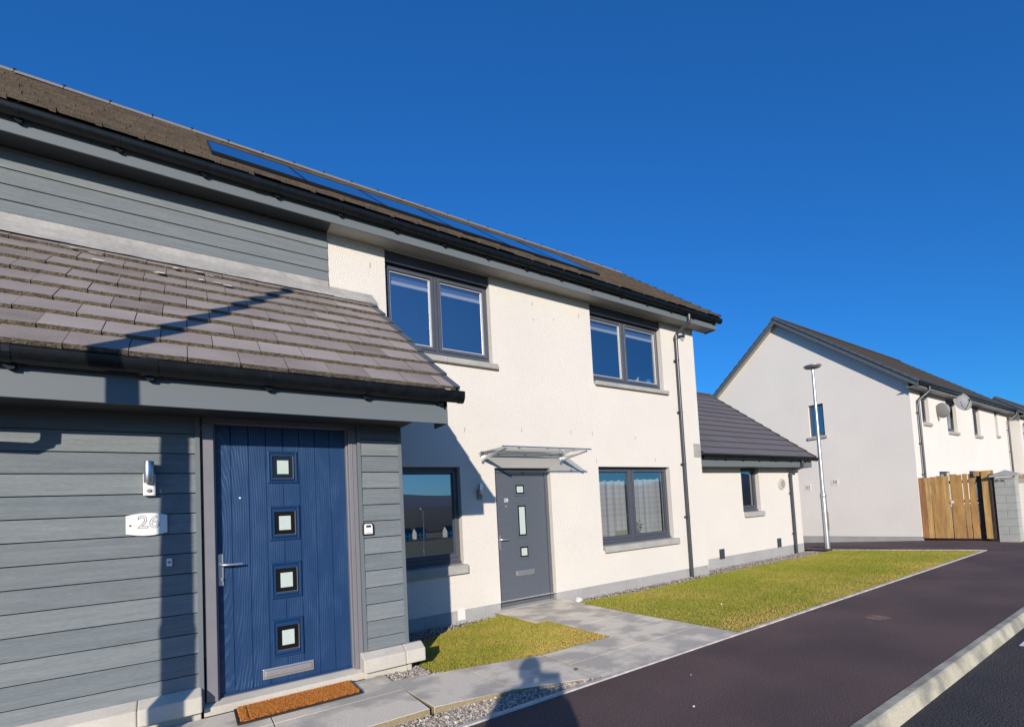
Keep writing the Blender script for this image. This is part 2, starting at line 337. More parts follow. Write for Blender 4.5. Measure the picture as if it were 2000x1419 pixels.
# ------------------------------------------------------------------ mesh helpers
class MB:
    def __init__(s):
        s.v, s.f, s.m = [], [], []
    def add(s, verts, faces, mi=0):
        o = len(s.v)
        s.v += [tuple(v) for v in verts]
        s.f += [tuple(i + o for i in f) for f in faces]
        s.m += [mi] * len(faces)
        return s
    def box(s, x0, x1, y0, y1, z0, z1, mi=0, top=None, front=None):
        v = [(x0, y0, z0), (x1, y0, z0), (x1, y1, z0), (x0, y1, z0), (x0, y0, z1), (x1, y0, z1), (x1, y1, z1), (x0, y1, z1)]
        fs = [((0, 3, 2, 1), mi), ((4, 5, 6, 7), mi if top is None else top), ((0, 1, 5, 4), mi if front is None else front), ((1, 2, 6, 5), mi), ((2, 3, 7, 6), mi), ((3, 0, 4, 7), mi)]
        o = len(s.v)
        s.v += v
        for f, k in fs:
            s.f.append(tuple(i + o for i in f)); s.m.append(k)
        return s
    def hexa(s, p, mi=0, mats=None):
        o = len(s.v)
        s.v += [tuple(q) for q in p]
        fs = [(0, 3, 2, 1), (4, 5, 6, 7), (0, 1, 5, 4), (1, 2, 6, 5), (2, 3, 7, 6), (3, 0, 4, 7)]
        for k, f in enumerate(fs):
            s.f.append(tuple(i + o for i in f)); s.m.append(mats[k] if mats else mi)
        return s
    def prism(s, prof, x0, x1, mi=0, cap=True):
        """profile of (y,z) points extruded along x"""
        k = len(prof)
        v = [(x0, y, z) for y, z in prof] + [(x1, y, z) for y, z in prof]
        f = [(i, (i + 1) % k, (i + 1) % k + k, i + k) for i in range(k)]
        if cap:
            f += [tuple(range(k))[::-1], tuple(range(k, 2 * k))]
        return s.add(v, f, mi)
    def prism_y(s, prof, y0, y1, mi=0):
        """profile of (x,z) points extruded along y"""
        k = len(prof)
        v = [(x, y0, z) for x, z in prof] + [(x, y1, z) for x, z in prof]
        f = [(i, (i + 1) % k, (i + 1) % k + k, i + k) for i in range(k)] + [tuple(range(k))[::-1], tuple(range(k, 2 * k))]
        return s.add(v, f, mi)
    def tube(s, pts, r, seg=12, mi=0, cap=True):
        pts = [Vector(p) for p in pts]
        rs = r if isinstance(r, (list, tuple)) else [r] * len(pts)
        o = len(s.v)
        up = None
        for i, p in enumerate(pts):
            a = pts[max(0, i - 1)]; b = pts[min(len(pts) - 1, i + 1)]
            d = (b - a).normalized()
            if up is None:
                up = d.orthogonal().normalized()
            up = (up - d * up.dot(d)).normalized()
            w = d.cross(up)
            for k in range(seg):
                an = 2 * math.pi * k / seg
                s.v.append(tuple(p + (up * math.cos(an) + w * math.sin(an)) * rs[i]))
        for i in range(len(pts) - 1):
            for k in range(seg):
                s.f.append((o + i * seg + k, o + i * seg + (k + 1) % seg, o + (i + 1) * seg + (k + 1) % seg, o + (i + 1) * seg + k)); s.m.append(mi)
        if cap:
            s.f.append(tuple(o + k for k in range(seg))[::-1]); s.m.append(mi)
            e = o + (len(pts) - 1) * seg
            s.f.append(tuple(e + k for k in range(seg))); s.m.append(mi)
        return s
    def lathe(s, prof, cx, cy, seg=24, mi=0):
        o = len(s.v)
        for r, z in prof:
            for k in range(seg):
                a = 2 * math.pi * k / seg
                s.v.append((cx + r * math.cos(a), cy + r * math.sin(a), z))
        for i in range(len(prof) - 1):
            for k in range(seg):
                s.f.append((o + i * seg + k, o + i * seg + (k + 1) % seg, o + (i + 1) * seg + (k + 1) % seg, o + (i + 1) * seg + k)); s.m.append(mi)
        s.f.append(tuple(o + k for k in range(seg))[::-1]); s.m.append(mi)
        e = o + (len(prof) - 1) * seg
        s.f.append(tuple(e + k for k in range(seg))); s.m.append(mi)
        return s
    def ball(s, c, r, seg=14, mi=0):
        prof = [(r[0] * math.sin(math.pi * i / 8) + 1e-4, c[2] + r[2] * -math.cos(math.pi * i / 8)) for i in range(9)]
        o = len(s.v)
        s.lathe(prof, c[0], c[1], seg, mi)
        k = r[1] / r[0]
        for i in range(o, len(s.v)):
            x, y, z = s.v[i]
            s.v[i] = (x, c[1] + (y - c[1]) * k, z)
        return s
    def build(s, name, mats, parent=None, smooth=False, bevel=0.0, bseg=2, label=None, autosmooth=None):
        me = bpy.data.meshes.new(name)
        me.from_pydata(s.v, [], s.f)
        if not isinstance(mats, (list, tuple)):
            mats = [mats]
        for mm in mats:
            me.materials.append(mm)
        me.polygons.foreach_set('material_index', s.m)
        bm = bmesh.new(); bm.from_mesh(me)
        bmesh.ops.recalc_face_normals(bm, faces=bm.faces)
        if bevel > 0:
            es = [e for e in bm.edges if e.is_manifold and e.calc_face_angle(0) > 0.5]
            bmesh.ops.bevel(bm, geom=es, offset=bevel, segments=bseg, affect='EDGES', profile=0.6)
        bm.to_mesh(me); bm.free()
        if smooth:
            for p in me.polygons:
                p.use_smooth = True
            if autosmooth:
                me.set_sharp_from_angle(angle=math.radians(autosmooth))
        me.update()
        o = bpy.data.objects.new(name, me)
        C.objects.link(o)
        if parent:
            o.parent = parent
            o.matrix_parent_inverse = Matrix.Translation(-Vector(parent_world(parent)))
        if label:
            o['label'] = label
        return o

def parent_world(p):
    return tuple(p.location) if p.type == 'EMPTY' else (0, 0, 0)

def thing(name, label, cat, loc=(0, 0, 0), group=None):
    o = bpy.data.objects.new(name, None)
    C.objects.link(o)
    o.location = loc
    o.empty_display_size = 0.3
    o['label'] = label; o['category'] = cat
    if group:
        o['group'] = group
    return o

def tag(o, label, cat, group=None):
    o['label'] = label; o['category'] = cat
    if group:
        o['group'] = group
    return o

def struct(o):
    o['kind'] = 'structure'
    return o

def text_mesh(name, txt, size, mat, parent, origin, xdir, updir, depth=0.001, outline=0.0, bold=0.0):
    cu = bpy.data.curves.new(name, 'FONT')
    cu.body = txt; cu.size = size; cu.extrude = depth
    cu.align_x = 'CENTER'; cu.align_y = 'CENTER'
    if outline:
        cu.fill_mode = 'NONE'; cu.bevel_depth = outline; cu.extrude = 0
    cu.offset = bold
    tmp = bpy.data.objects.new(name, cu)
    C.objects.link(tmp)
    dg = bpy.context.evaluated_depsgraph_get()
    me = bpy.data.meshes.new_from_object(tmp.evaluated_get(dg))
    bpy.data.objects.remove(tmp)
    me.materials.clear(); me.materials.append(mat)
    X = Vector(xdir).normalized(); U = Vector(updir).normalized(); N = X.cross(U)
    me.transform(Matrix(((X.x, U.x, N.x, origin[0]), (X.y, U.y, N.y, origin[1]), (X.z, U.z, N.z, origin[2]), (0, 0, 0, 1))))
    o = bpy.data.objects.new(name, me)
    C.objects.link(o)
    if parent:
        o.parent = parent
        o.matrix_parent_inverse = Matrix.Translation(-Vector(parent_world(parent)))
    return o

def wall_y(mb, x0, x1, z0, z1, y, holes, depth, mi=0, rmi=None):
    """front wall in the plane y with rectangular holes (x0,x1,z0,z1) and reveals running back by depth"""
    xs = sorted({x0, x1, *[h[0] for h in holes], *[h[1] for h in holes]})
    zs = sorted({z0, z1, *[h[2] for h in holes], *[h[3] for h in holes]})
    for a, b in zip(xs, xs[1:]):
        if a < x0 or b > x1:
            continue
        for c, d in zip(zs, zs[1:]):
            if c < z0 or d > z1:
                continue
            if any(a >= h[0] - 1e-6 and b <= h[1] + 1e-6 and c >= h[2] - 1e-6 and d <= h[3] + 1e-6 for h in holes):
                continue
            mb.add([(a, y, c), (b, y, c), (b, y, d), (a, y, d)], [(0, 1, 2, 3)], mi)
    r = mi if rmi is None else rmi
    for h in holes:
        a, b, c, d = h[0], h[1], max(h[2], z0), min(h[3], z1)
        e = y + depth
        mb.add([(a, y, c), (a, e, c), (a, e, d), (a, y, d)], [(0, 1, 2, 3)], r)
        mb.add([(b, y, c), (b, y, d), (b, e, d), (b, e, c)], [(0, 1, 2, 3)], r)
        mb.add([(a, y, d), (a, e, d), (b, e, d), (b, y, d)], [(0, 1, 2, 3)], r)
        mb.add([(a, y, c), (b, y, c), (b, e, c), (a, e, c)], [(0, 1, 2, 3)], r)

def tile_roof(mb, x0, x1, y_eave, z_eave, pitch, ridge_y, vx=None, tones=(0,), width=0.30, gauge=0.31, jitter=0.004, seed=1, thick=0.030, chips=True):
    """courses of interlocking flat tiles laid broken bond. faces: 0 = top, 1 = front edge. vx(y)=right verge"""
    r = random.Random(seed)
    cp, sp = math.cos(pitch), math.sin(pitch)
    L = (ridge_y - y_eave) / cp
    nc = int(math.ceil(L / gauge))
    tilt = thick / gauge * 0.85
    for c in range(nc):
        s0 = c * gauge
        s1 = min(s0 + gauge + 0.03, L)
        xr = vx(y_eave + s0 * cp) if vx else x1
        off = (c % 2) * width * 0.5
        k0 = int(math.floor((x0 - off) / width))
        k1 = int(math.ceil((xr - off) / width))
        for k in range(k0, k1):
            a = max(x0, k * width + off) + 0.0022
            b = min(xr, (k + 1) * width + off) - 0.0022
            if b - a < 0.02:
                continue
            j = r.uniform(-jitter, jitter)
            ds = r.uniform(-0.004, 0.004)
            def P(x, s, h):
                return (x, y_eave + s * cp - h * sp, z_eave + s * sp + h * cp)
            hb = thick + 0.006 + j
            ht = 0.006 + j
            p = [P(a, s0 + ds, hb - thick), P(b, s0 + ds, hb - thick), P(b, s1, ht - 0.006), P(a, s1, ht - 0.006),
                 P(a, s0 + ds, hb), P(b, s0 + ds, hb), P(b, s1, ht), P(a, s1, ht)]
            tn = r.choice(tones)
            mb.hexa(p, mats=[1, tn, 1, 1, 1, 1])
            if chips:                                     # the interlock nib standing at the joint on the lower edge
                p = [P(b - 0.045, s0 + ds - 0.007, hb - thick - 0.008), P(b, s0 + ds - 0.007, hb - thick - 0.008), P(b, s0 + ds + 0.02, hb - thick), P(b - 0.045, s0 + ds + 0.02, hb - thick),
                     P(b - 0.045, s0 + ds - 0.007, hb - 0.010), P(b, s0 + ds - 0.007, hb - 0.010), P(b, s0 + ds + 0.02, hb - 0.004), P(b - 0.045, s0 + ds + 0.02, hb - 0.004)]
                mb.hexa(p, mi=1)

def verge_caps(mb, vx, y_eave, z_eave, pitch, ridge_y, gauge=0.31, side=1, h=0.085, w=0.03, over=0.05):
    cp, sp = math.cos(pitch), math.sin(pitch)
    L = (ridge_y - y_eave) / cp
    for c in range(int(math.ceil(L / gauge))):
        s0 = c * gauge - 0.012; s1 = min((c + 1) * gauge + 0.004, L)
        xa = vx(y_eave + s0 * cp); xb = vx(y_eave + s1 * cp)
        def P(x, s, hh):
            return (x, y_eave + s * cp - hh * sp, z_eave + s * sp + hh * cp)
        a0, a1 = (xa - over * side, xa + w * side); b0, b1 = (xb - over * side, xb + w * side)
        t0 = 0.052; t1 = 0.030
        p = [P(a0, s0, t0 - 0.012), P(a1, s0, t0 - 0.012), P(b1, s1, t1 - 0.012), P(b0, s1, t1 - 0.012), P(a0, s0, t0), P(a1, s0, t0), P(b1, s1, t1), P(b0, s1, t1)]
        mb.hexa(p)
        ax = xa + (w - 0.008) * side; bx = xb + (w - 0.008) * side
        p = [P(ax, s0, t0 - h), P(a1 + 0.001 * side, s0, t0 - h), P(b1 + 0.001 * side, s1, t1 - h + 0.02), P(bx, s1, t1 - h + 0.02), P(ax, s0, t0 - 0.001), P(a1 + 0.001 * side, s0, t0 - 0.001), P(b1 + 0.001 * side, s1, t1 - 0.001), P(bx, s1, t1 - 0.001)]
        mb.hexa(p)

def gutter(x0, x1, y0, ztop, parent, mat, w=0.115, h=0.085, joints=(), brackets=(), stop_right=True, label=None):
    """half round gutter hung in front of the fascia at y0 (front is y0-w)"""
    mb = MB()
    prof = []
    K = 10
    for i in range(K + 1):
        a = math.pi + math.pi * i / K
        prof.append((y0 - w / 2 - w / 2 * math.cos(a - math.pi), ztop - h * math.sin(a - math.pi) ** 0.8 if 0 < i < K else ztop))
    inner = [(y0 - w / 2 + (p[0] - (y0 - w / 2)) * 0.93, p[1] + 0.005 if p[1] < ztop else ztop) for p in prof][::-1]
    mb.prism(prof + inner, x0, x1)
    # rounded front lip
    mb.tube([(x0, y0 - w + 0.002, ztop), (x1, y0 - w + 0.002, ztop)], 0.006, 8)
    if stop_right:
        mb.prism([(p[0] + (0.004 if p[0] > y0 - w / 2 else -0.004), p[1] - (0.004 if p[1] < ztop else -0.004)) for p in prof], x1 - 0.035, x1 + 0.012)
    for x in joints:
        mb.prism([(y0 - w / 2 + (p[0] - y0 + w / 2) * 1.07, p[1] - 0.006 if p[1] < ztop else ztop + 0.006) for p in prof], x - 0.045, x + 0.045)
    g = mb.build('gutter', mat, parent, smooth=True, autosmooth=40, label=label)
    for x in brackets:
        bb = MB()
        bb.prism([(y0 - w / 2 + (p[0] - y0 + w / 2) * 1.05, p[1] - 0.005 if p[1] < ztop else ztop + 0.004) for p in prof], x - 0.016, x + 0.016)
        bb.prism_y([(x - 0.05, ztop - 0.03), (x + 0.03, ztop - 0.03), (x + 0.022, ztop - h - 0.028), (x - 0.012, ztop - h - 0.028), (x - 0.05, ztop - h + 0.01)], y0 - 0.045, y0 - 0.002)
        bb.build('gutter_bracket', mat, g)
    return g

def window(parent, x0, x1, z0, z1, y, mull=None, pane_mat=None, fw=0.065, sill=None, sill_proj=0.055, fmat=None, handle=True, name='window', bottom=0.085, glint_bead=None):
    """frame in the plane y (front face), panes, cast stone sill. returns frame object"""
    fmat = fmat or M['frame']
    mb = MB()
    d = 0.07
    xs = [x0] + ([mull] if mull else []) + [x1]
    # outer frame, head, cill piece, jambs
    fj, fh, mh = 0.034, 0.038, 0.026
    mb.box(x0, x1, y, y + d, z1 - fh, z1)
    mb.box(x0 - 0.005, x1 + 0.03, y - 0.028, y + d - 0.003, z0, z0 + 0.032)
    mb.box(x0 + 0.002, x1 - 0.002, y - 0.002, y + d, z0 + 0.032, z0 + bottom)
    mb.box(x0, x0 + fj, y, y + d, z0 + bottom, z1 - fh)
    mb.box(x1 - fj, x1, y, y + d, z0 + bottom, z1 - fh)
    if mull:
        mb.box(mull - mh, mull + mh, y, y + d, z0 + bottom, z1 - fh)
    panes = []
    q = 0.019 if glint_bead else 0.012
    for a, b in zip(xs, xs[1:]):
        a2 = a + (mh if a == mull else fj) + 0.002
        b2 = b - (mh if b == mull else fj) - 0.002
        c2, d2 = z0 + bottom + 0.002, z1 - fh - 0.002
        s = fw * 0.6
        ys = y - 0.014
        mb.box(a2, a2 + s, ys, y + d - 0.004, c2, d2); mb.box(b2 - s, b2, ys, y + d - 0.004, c2, d2)
        mb.box(a2 + s, b2 - s, ys, y + d - 0.004, c2, c2 + s + 0.006); mb.box(a2 + s, b2 - s, ys, y + d - 0.004, d2 - s, d2)
        panes.append((a2 + s, b2 - s, c2 + s + 0.006, d2 - s))
    fr = mb.build(name, fmat, parent, bevel=0.0035, bseg=1)
    for a, b, c, e in panes:
        yb = y + 0.012
        bd = MB()
        bd.box(a, a + q, yb, y + 0.04, c, e); bd.box(b - q, b, yb, y + 0.04, c, e)
        bd.box(a + q, b - q, yb, y + 0.04, c, c + q); bd.box(a + q, b - q, yb, y + 0.04, e - q, e)
        bd.build('glazing_bead', glint_bead or fmat, fr, bevel=0.002, bseg=1)
        MB().add([(a, y + 0.03, c), (b, y + 0.03, c), (b, y + 0.03, e), (a, y + 0.03, e)], [(0, 1, 2, 3)]).build('pane', pane_mat or M['glass'], fr)
    if sill:
        s = MB()
        sx0, sx1, sz0, sz1 = sill
        xm = (sx0 + sx1) / 2
        for a, b in ((sx0, xm - 0.0015), (xm + 0.0015, sx1)):
            s.prism([(0.0 + y - 0.03, sz0), (-sill_proj, sz0), (-sill_proj, sz1 - 0.02), (y - 0.03, sz1)] if y < 1 else [], a, b)
        s.build('sill', M['sill'], fr, bevel=0.008)
    return fr

def sill_piece(parent, x0, x1, z0, z1, yf, yb, split=True, mat=None, r=0.012):
    s = MB()
    xm = (x0 + x1) / 2
    segs = ((x0, xm - 0.0015), (xm + 0.0015, x1)) if split else ((x0, x1),)
    for a, b in segs:
        s.prism([(yb, z0), (yf, z0), (yf, z1 - 0.018), (yb, z1)], a, b)
    return s.build('sill', mat or M['sill'], parent, bevel=r)

def boards(mb, x0, x1, y, z_lines, ztop, zbot, mi=0):
    """lapped horizontal boards: z_lines are the lower lips of the boards, top to bottom"""
    zs = [ztop] + [z for z in z_lines if zbot < z < ztop] + [zbot]
    for i, (a, b) in enumerate(zip(zs, zs[1:])):
        mi = (0, 2, 3, 0, 3, 2, 0, 2)[(i * 5 + int(x1 * 7)) % 8]
        mb.prism([(y + 0.02, b + 0.002), (y - 0.014, b + 0.0035), (y - 0.013, b + 0.009), (y - 0.006, a - 0.0045), (y + 0.02, a - 0.0045)], x0, x1, mi)
        mb.box(x0, x1, y + 0.003, y + 0.0195, b - 0.006, b + 0.003, 1)  # black strip in each seam, thickens the shadow line under the lap

YP = -1.844      # porch front
PITCH = math.radians(36)

# ------------------------------------------------------------------ THE GROUND (setting)
def gz(x):
    return 0.0 if x < 13.6 else max(-0.2, -0.2 * (x - 13.6) / 4.0)

def sheet(name, xs, ys, zf, mat):
    mb = MB()
    nx, ny = len(xs), len(ys)
    v = [(x, y, zf(x, y)) for x in xs for y in ys]
    f = [(i * ny + j, (i + 1) * ny + j, (i + 1) * ny + j + 1, i * ny + j + 1) for i in range(nx - 1) for j in range(ny - 1)]
    mb.add(v, f)
    return struct(mb.build(name, mat))

def gdown(x, y):
    return gz(x) - 0.17 - (0.55 if y > 5 else 0.0) - (0.0 if y > -12 else min(12.3, (-12 - y) * 0.11))
sheet('ground', [-900, -60, 0, 13.6, 17.6, 60, 900], [-900, -300, -124, -12, -5, -0.8, 12, 60, 900], gdown, M['ground'])
sheet('road', [-60, -5, 13.6, 17.6, 80], [-11.5, -5.28], lambda x, y: gz(x) - 0.10, M['road'])
# footway tarmac between the white edging and the kerb, opening to the right beyond the lawn
mbt = MB()
xs = [-30, -5, 0, 4, 8, 13.6, 15.6, 17.6, 22, 80]
for a, b in zip(xs, xs[1:]):
    y1 = -3.37
    mbt.add([(a, -5.19, gz(a)), (b, -5.19, gz(b)), (b, y1, gz(b)), (a, y1, gz(a))], [(0, 1, 2, 3)])
    if a >= 13.6:
        dn = lambda x_: min(1.0, max(0.0, (x_ - 13.6) / 4.0))
        mbt.add([(a, y1, gz(a)), (b, y1, gz(b)), (b, -0.8, gz(b)), (a, -0.8, gz(a))], [(0, 1, 2, 3)])
        mbt.add([(a, -0.8, gz(a)), (b, -0.8, gz(b)), (b, 12, gz(b) - 0.43 * dn(b)), (a, 12, gz(a) - 0.43 * dn(a))], [(0, 1, 2, 3)])
mbt.add([(12.80, -0.36, -0.005), (13.6, -3.37, -0.005), (13.6, 12, -0.005), (12.80, 12, -0.005)], [(0, 1, 2, 3)])
struct(mbt.build('footway', M['tarmac']))
# kerb stones with joints, battered face
mb = MB()
x = -10.0 + 0.29
while x < 30:
    b = x + 0.907
    z = gz(x)
    mb.prism([(-5.18, z - 0.16), (-5.18, z + 0.004), (-5.246, z + 0.006), (-5.262, z - 0.008), (-5.294, z - 0.105), (-5.294, z - 0.16)], x, b)
    x += 0.915
struct(mb.build('kerb', M['kerb'], bevel=0.003, bseg=1))
mb = MB()
for a, b in ((-10, 13.6), (13.6, 17.6), (17.6, 30)):
    mb.hexa([(a, -5.286, gz(a) - .2), (b, -5.286, gz(b) - .2), (b, -5.19, gz(b) - .2), (a, -5.19, gz(a) - .2), (a, -5.284, gz(a) - .115), (b, -5.284, gz(b) - .115), (b, -5.19, gz(b) - .006), (a, -5.19, gz(a) - .006)])
struct(mb.build('kerb_bed', M['joint']))
# edging strips
mb = MB()
mb.box(-4, 13.6, -3.42, -3.372, -0.1, 0.012)
mb.hexa([(12.86, -0.40, -0.1), (12.90, -0.41, -0.1), (13.66, -3.37, -0.1), (13.61, -3.37, -0.1), (12.86, -0.40, 0.010), (12.90, -0.41, 0.010), (13.66, -3.37, 0.010), (13.61, -3.37, 0.010)])
struct(mb.build('path_edging', M['edging'], bevel=0.003, bseg=1))
# beds under the gravel strips
struct(MB().box(-4, 3.0, -3.373, -1.72, -0.15, -0.018).box(1.2, 12.95, -1.72, 0.4, -0.16, -0.075).build('gravel_bed', M['gravel_bed']))
# paving: ramped slabs in front of the blue door, then the path to the grey door
def pz(x):
    return 0.05 if x < 1.34 else max(0.0, (2.70 - x) * 0.0368)
mb = MB()
J = 0.006
def slab(p, th=0.05):
    q = [(x, y, z) for x, y, z in p]
    mb.hexa([(x, y, z - th) for x, y, z in q] + q, mats=[1, 0, 1, 1, 1, 1])
def rect_slab(x0, x1, y0, y1, z=None):
    x0 += J / 2; x1 -= J / 2; y0 += J / 2; y1 -= J / 2
    za, zb = (pz(x0), pz(x1)) if z is None else (z, z)
    zc = random.uniform(-0.0015, 0.0015)
    slab([(x0, y0, za + zc), (x1, y0, zb + zc), (x1, y1, zb + zc), (x0, y1, za + zc)])
for a, b in ((-3.16, -2.26), (-2.26, -1.36), (-1.36, -0.46), (-0.46, 0.44), (0.44, 1.34)):
    rect_slab(a, b, -3.03, -2.46); rect_slab(a, b, -2.46, -1.93)
def quad_slab(pts):
    slab([(x, y, pz(x)) for x, y in pts])
quad_slab([(1.371, -3.03), (1.985, -3.09), (1.945, -2.262), (1.325, -2.172)])
quad_slab([(1.991, -3.092), (2.716, -3.335), (2.702, -2.378), (1.951, -2.263)])
rect_slab(2.72, 3.62, -2.84, -2.38, 0.0)
rect_slab(2.72, 3.62, -3.372, -2.84, 0.0)
rect_slab(3.62, 4.60, -3.372, -2.84, 0.0)
rect_slab(3.62, 4.60, -2.84, -2.26, 0.0)
rect_slab(3.62, 4.60, -2.26, -1.68, 0.0)
rect_slab(3.62, 4.60, -1.68, -1.12, 0.0)
rect_slab(3.44, 4.04, -1.12, -0.60, 0.0)
rect_slab(4.04, 4.60, -1.12, -0.60, 0.0)
rect_slab(3.44, 4.04, -0.60, -0.02, 0.0)
rect_slab(4.04, 4.66, -0.60, -0.02, 0.0)
struct(mb.build('path', [M['slab'], M['slab_side']], bevel=0.002, bseg=1))
struct(MB().box(2.0, 2.7, -3.06, -2.40, -0.05, -0.012).box(2.7, 4.6, -3.36, -1.14, -0.05, -0.012).box(3.45, 4.6, -1.14, -0.02, -0.05, -0.012).box(-3.2, 1.33, -3.0, -1.95, -0.02, 0.02).box(1.33, 2.0, -2.98, -2.27, -0.04, 0.005).build('path_base', M['joint']))

# lawns: soil sheet plus blades
LAWN1 = [(2.70, -2.368), (1.95, -2.252), (1.72, -2.10), (1.70, -1.90), (1.95, -0.95), (2.55, -0.52), (3.33, -0.30), (3.43, -0.34), (3.435, -1.125), (3.61, -1.13), (3.612, -2.375), (2.72, -2.37)]
LAWN2 = [(4.61, -3.37), (13.60, -3.365), (12.86, -0.42), (11.2, -0.50), (8.9, -0.42), (7.9, -0.47), (6.1, -0.55), (4.95, -0.47), (4.64, -0.40), (4.61, -0.9)]
def lawn(name, poly):
    mb = MB()
    k = len(poly)
    mb.add([(x, y, -0.006) for x, y in poly] + [(x, y, -0.12) for x, y in poly], [tuple(range(k))] + [(i, (i + 1) % k, (i + 1) % k + k, i + k) for i in range(k)])
    return struct(mb.build(name, M['soil']))
lawn('lawn', LAWN1)
lawn('lawn', LAWN2)

def inside(poly, x, y):
    c = np.zeros(len(x), bool)
    k = len(poly)
    for i in range(k):
        x1, y1 = poly[i]; x2, y2 = poly[(i + 1) % k]
        cond = ((y1 > y) != (y2 > y)) & (x < (x2 - x1) * (y - y1) / (y2 - y1 + 1e-12) + x1)
        c ^= cond
    return c
def edge_dist(poly, x, y):
    d = np.full(len(x), 9.0)
    k = len(poly)
    for i in range(k):
        ax, ay = poly[i]; bx, by = poly[(i + 1) % k]
        L2 = (bx - ax) ** 2 + (by - ay) ** 2
        t = np.clip(((x - ax) * (bx - ax) + (y - ay) * (by - ay)) / L2, 0, 1)
        d = np.minimum(d, np.hypot(x - ax - t * (bx - ax), y - ay - t * (by - ay)))
    return d
def fbm(x, y, seed, f=1.0):
    r = np.random.default_rng(seed)
    o = np.zeros(len(x))
    a = 1.0
    for k in range(5):
        for j in range(4):
            th = r.uniform(0, 6.28); ph = r.uniform(0, 6.28); ff = f * 2 ** k * r.uniform(0.7, 1.3)
            o += a * np.sin((x * np.cos(th) + y * np.sin(th)) * ff + ph) / 4
        a *= 0.62
    return o
def mesh_from_arrays(name, V, nper, mat, cols, kind='stuff'):
    me = bpy.data.meshes.new(name)
    nv = len(V)
    nf = nv // nper
    me.vertices.add(nv); me.vertices.foreach_set('co', V.astype(np.float32).ravel())
    me.loops.add(nv); me.loops.foreach_set('vertex_index', np.arange(nv, dtype=np.int32))
    me.polygons.add(nf)
    me.polygons.foreach_set('loop_start', np.arange(0, nv, nper, dtype=np.int32))
    me.polygons.foreach_set('loop_total', np.full(nf, nper, dtype=np.int32))
    me.update(calc_edges=True)
    ca = me.color_attributes.new('tint', 'FLOAT_COLOR', 'POINT')
    ca.data.foreach_set('color', cols.astype(np.float32).ravel())
    me.materials.append(mat)
    o = bpy.data.objects.new(name, me)
    C.objects.link(o)
    if kind:
        o['kind'] = kind
    return o
def blades(poly, nominal, hgt, wid, seed, dry_front):
    r = np.random.default_rng(seed)
    xs_ = [p[0] for p in poly]; ys_ = [p[1] for p in poly]
    x = r.uniform(min(xs_), max(xs_), nominal); y = r.uniform(min(ys_), max(ys_), nominal)
    k = inside(poly, x, y)
    x, y = x[k], y[k]
    n_ = len(x)
    ed = edge_dist(poly, x, y)
    dry = fbm(x, y, seed + 1, 2.2) * 0.28 + fbm(x, y, seed + 2, 9) * 0.20 + dry_front(x, y) + r.normal(0, 0.22, n_)
    dry = np.clip(dry, 0, 1)
    g1 = np.array([0.40, 0.38, 0.04]); g2 = np.array([0.78, 0.60, 0.15]); g3 = np.array([0.70, 0.41, 0.13]); g0 = np.array([0.20, 0.26, 0.024])
    mix = r.uniform(0, 1, n_)[:, None]
    col = (g1 * mix + g0 * (1 - mix)) * 1.0
    col = col * (1 - dry[:, None]) + (g2 * mix + g3 * (1 - mix)) * dry[:, None]
    h = hgt * r.uniform(0.55, 1.25, n_) * (1 - 0.35 * dry) * np.clip(ed / 0.03 + 0.5, 0.5, 1)
    x = x + r.normal(0, 0.011, n_); y = y + r.normal(0, 0.011, n_)
    a = r.uniform(0, 2 * np.pi, n_)
    w = wid * r.uniform(0.7, 1.3, n_)
    lean = r.uniform(0.2, 1.0, n_) * h
    la = r.uniform(0, 2 * np.pi, n_)
    z0 = np.full(n_, -0.012)
    dx, dy = np.cos(a) * w, np.sin(a) * w
    p0 = np.stack([x - dx, y - dy, z0], 1); p1 = np.stack([x + dx, y + dy, z0], 1)
    p2 = np.stack([x + np.cos(la) * lean, y + np.sin(la) * lean, z0 + h], 1)
    V = np.stack([p0, p1, p2], 1).reshape(-1, 3)
    cc = np.repeat(np.concatenate([col, np.ones((n_, 1))], 1), 3, 0)
    return V, cc
V, cc = blades(LAWN1, 78000, 0.024, 0.0026, 21, lambda x, y: 0.02 + 0.55 * np.clip((x - 2.2) / 1.2, 0, 1) * np.clip((-y - 0.7) / 1.2, 0, 1) + 0.3 * np.clip((-2.0 - y) / 0.3, 0, 1) + 0.12)
mesh_from_arrays('grass', V, 3, M['grass'], cc)
V, cc = blades(LAWN2, 230000, 0.024, 0.0038, 31, lambda x, y: 0.10 + 0.42 * np.clip((-2.75 - y) / 0.5, 0, 1) + 0.25 * np.clip((5.8 - x) / 1.5, 0, 1) * np.clip((-y - 1.6) / 1.5, 0, 1))
mesh_from_arrays('grass', V, 3, M['grass'], cc)

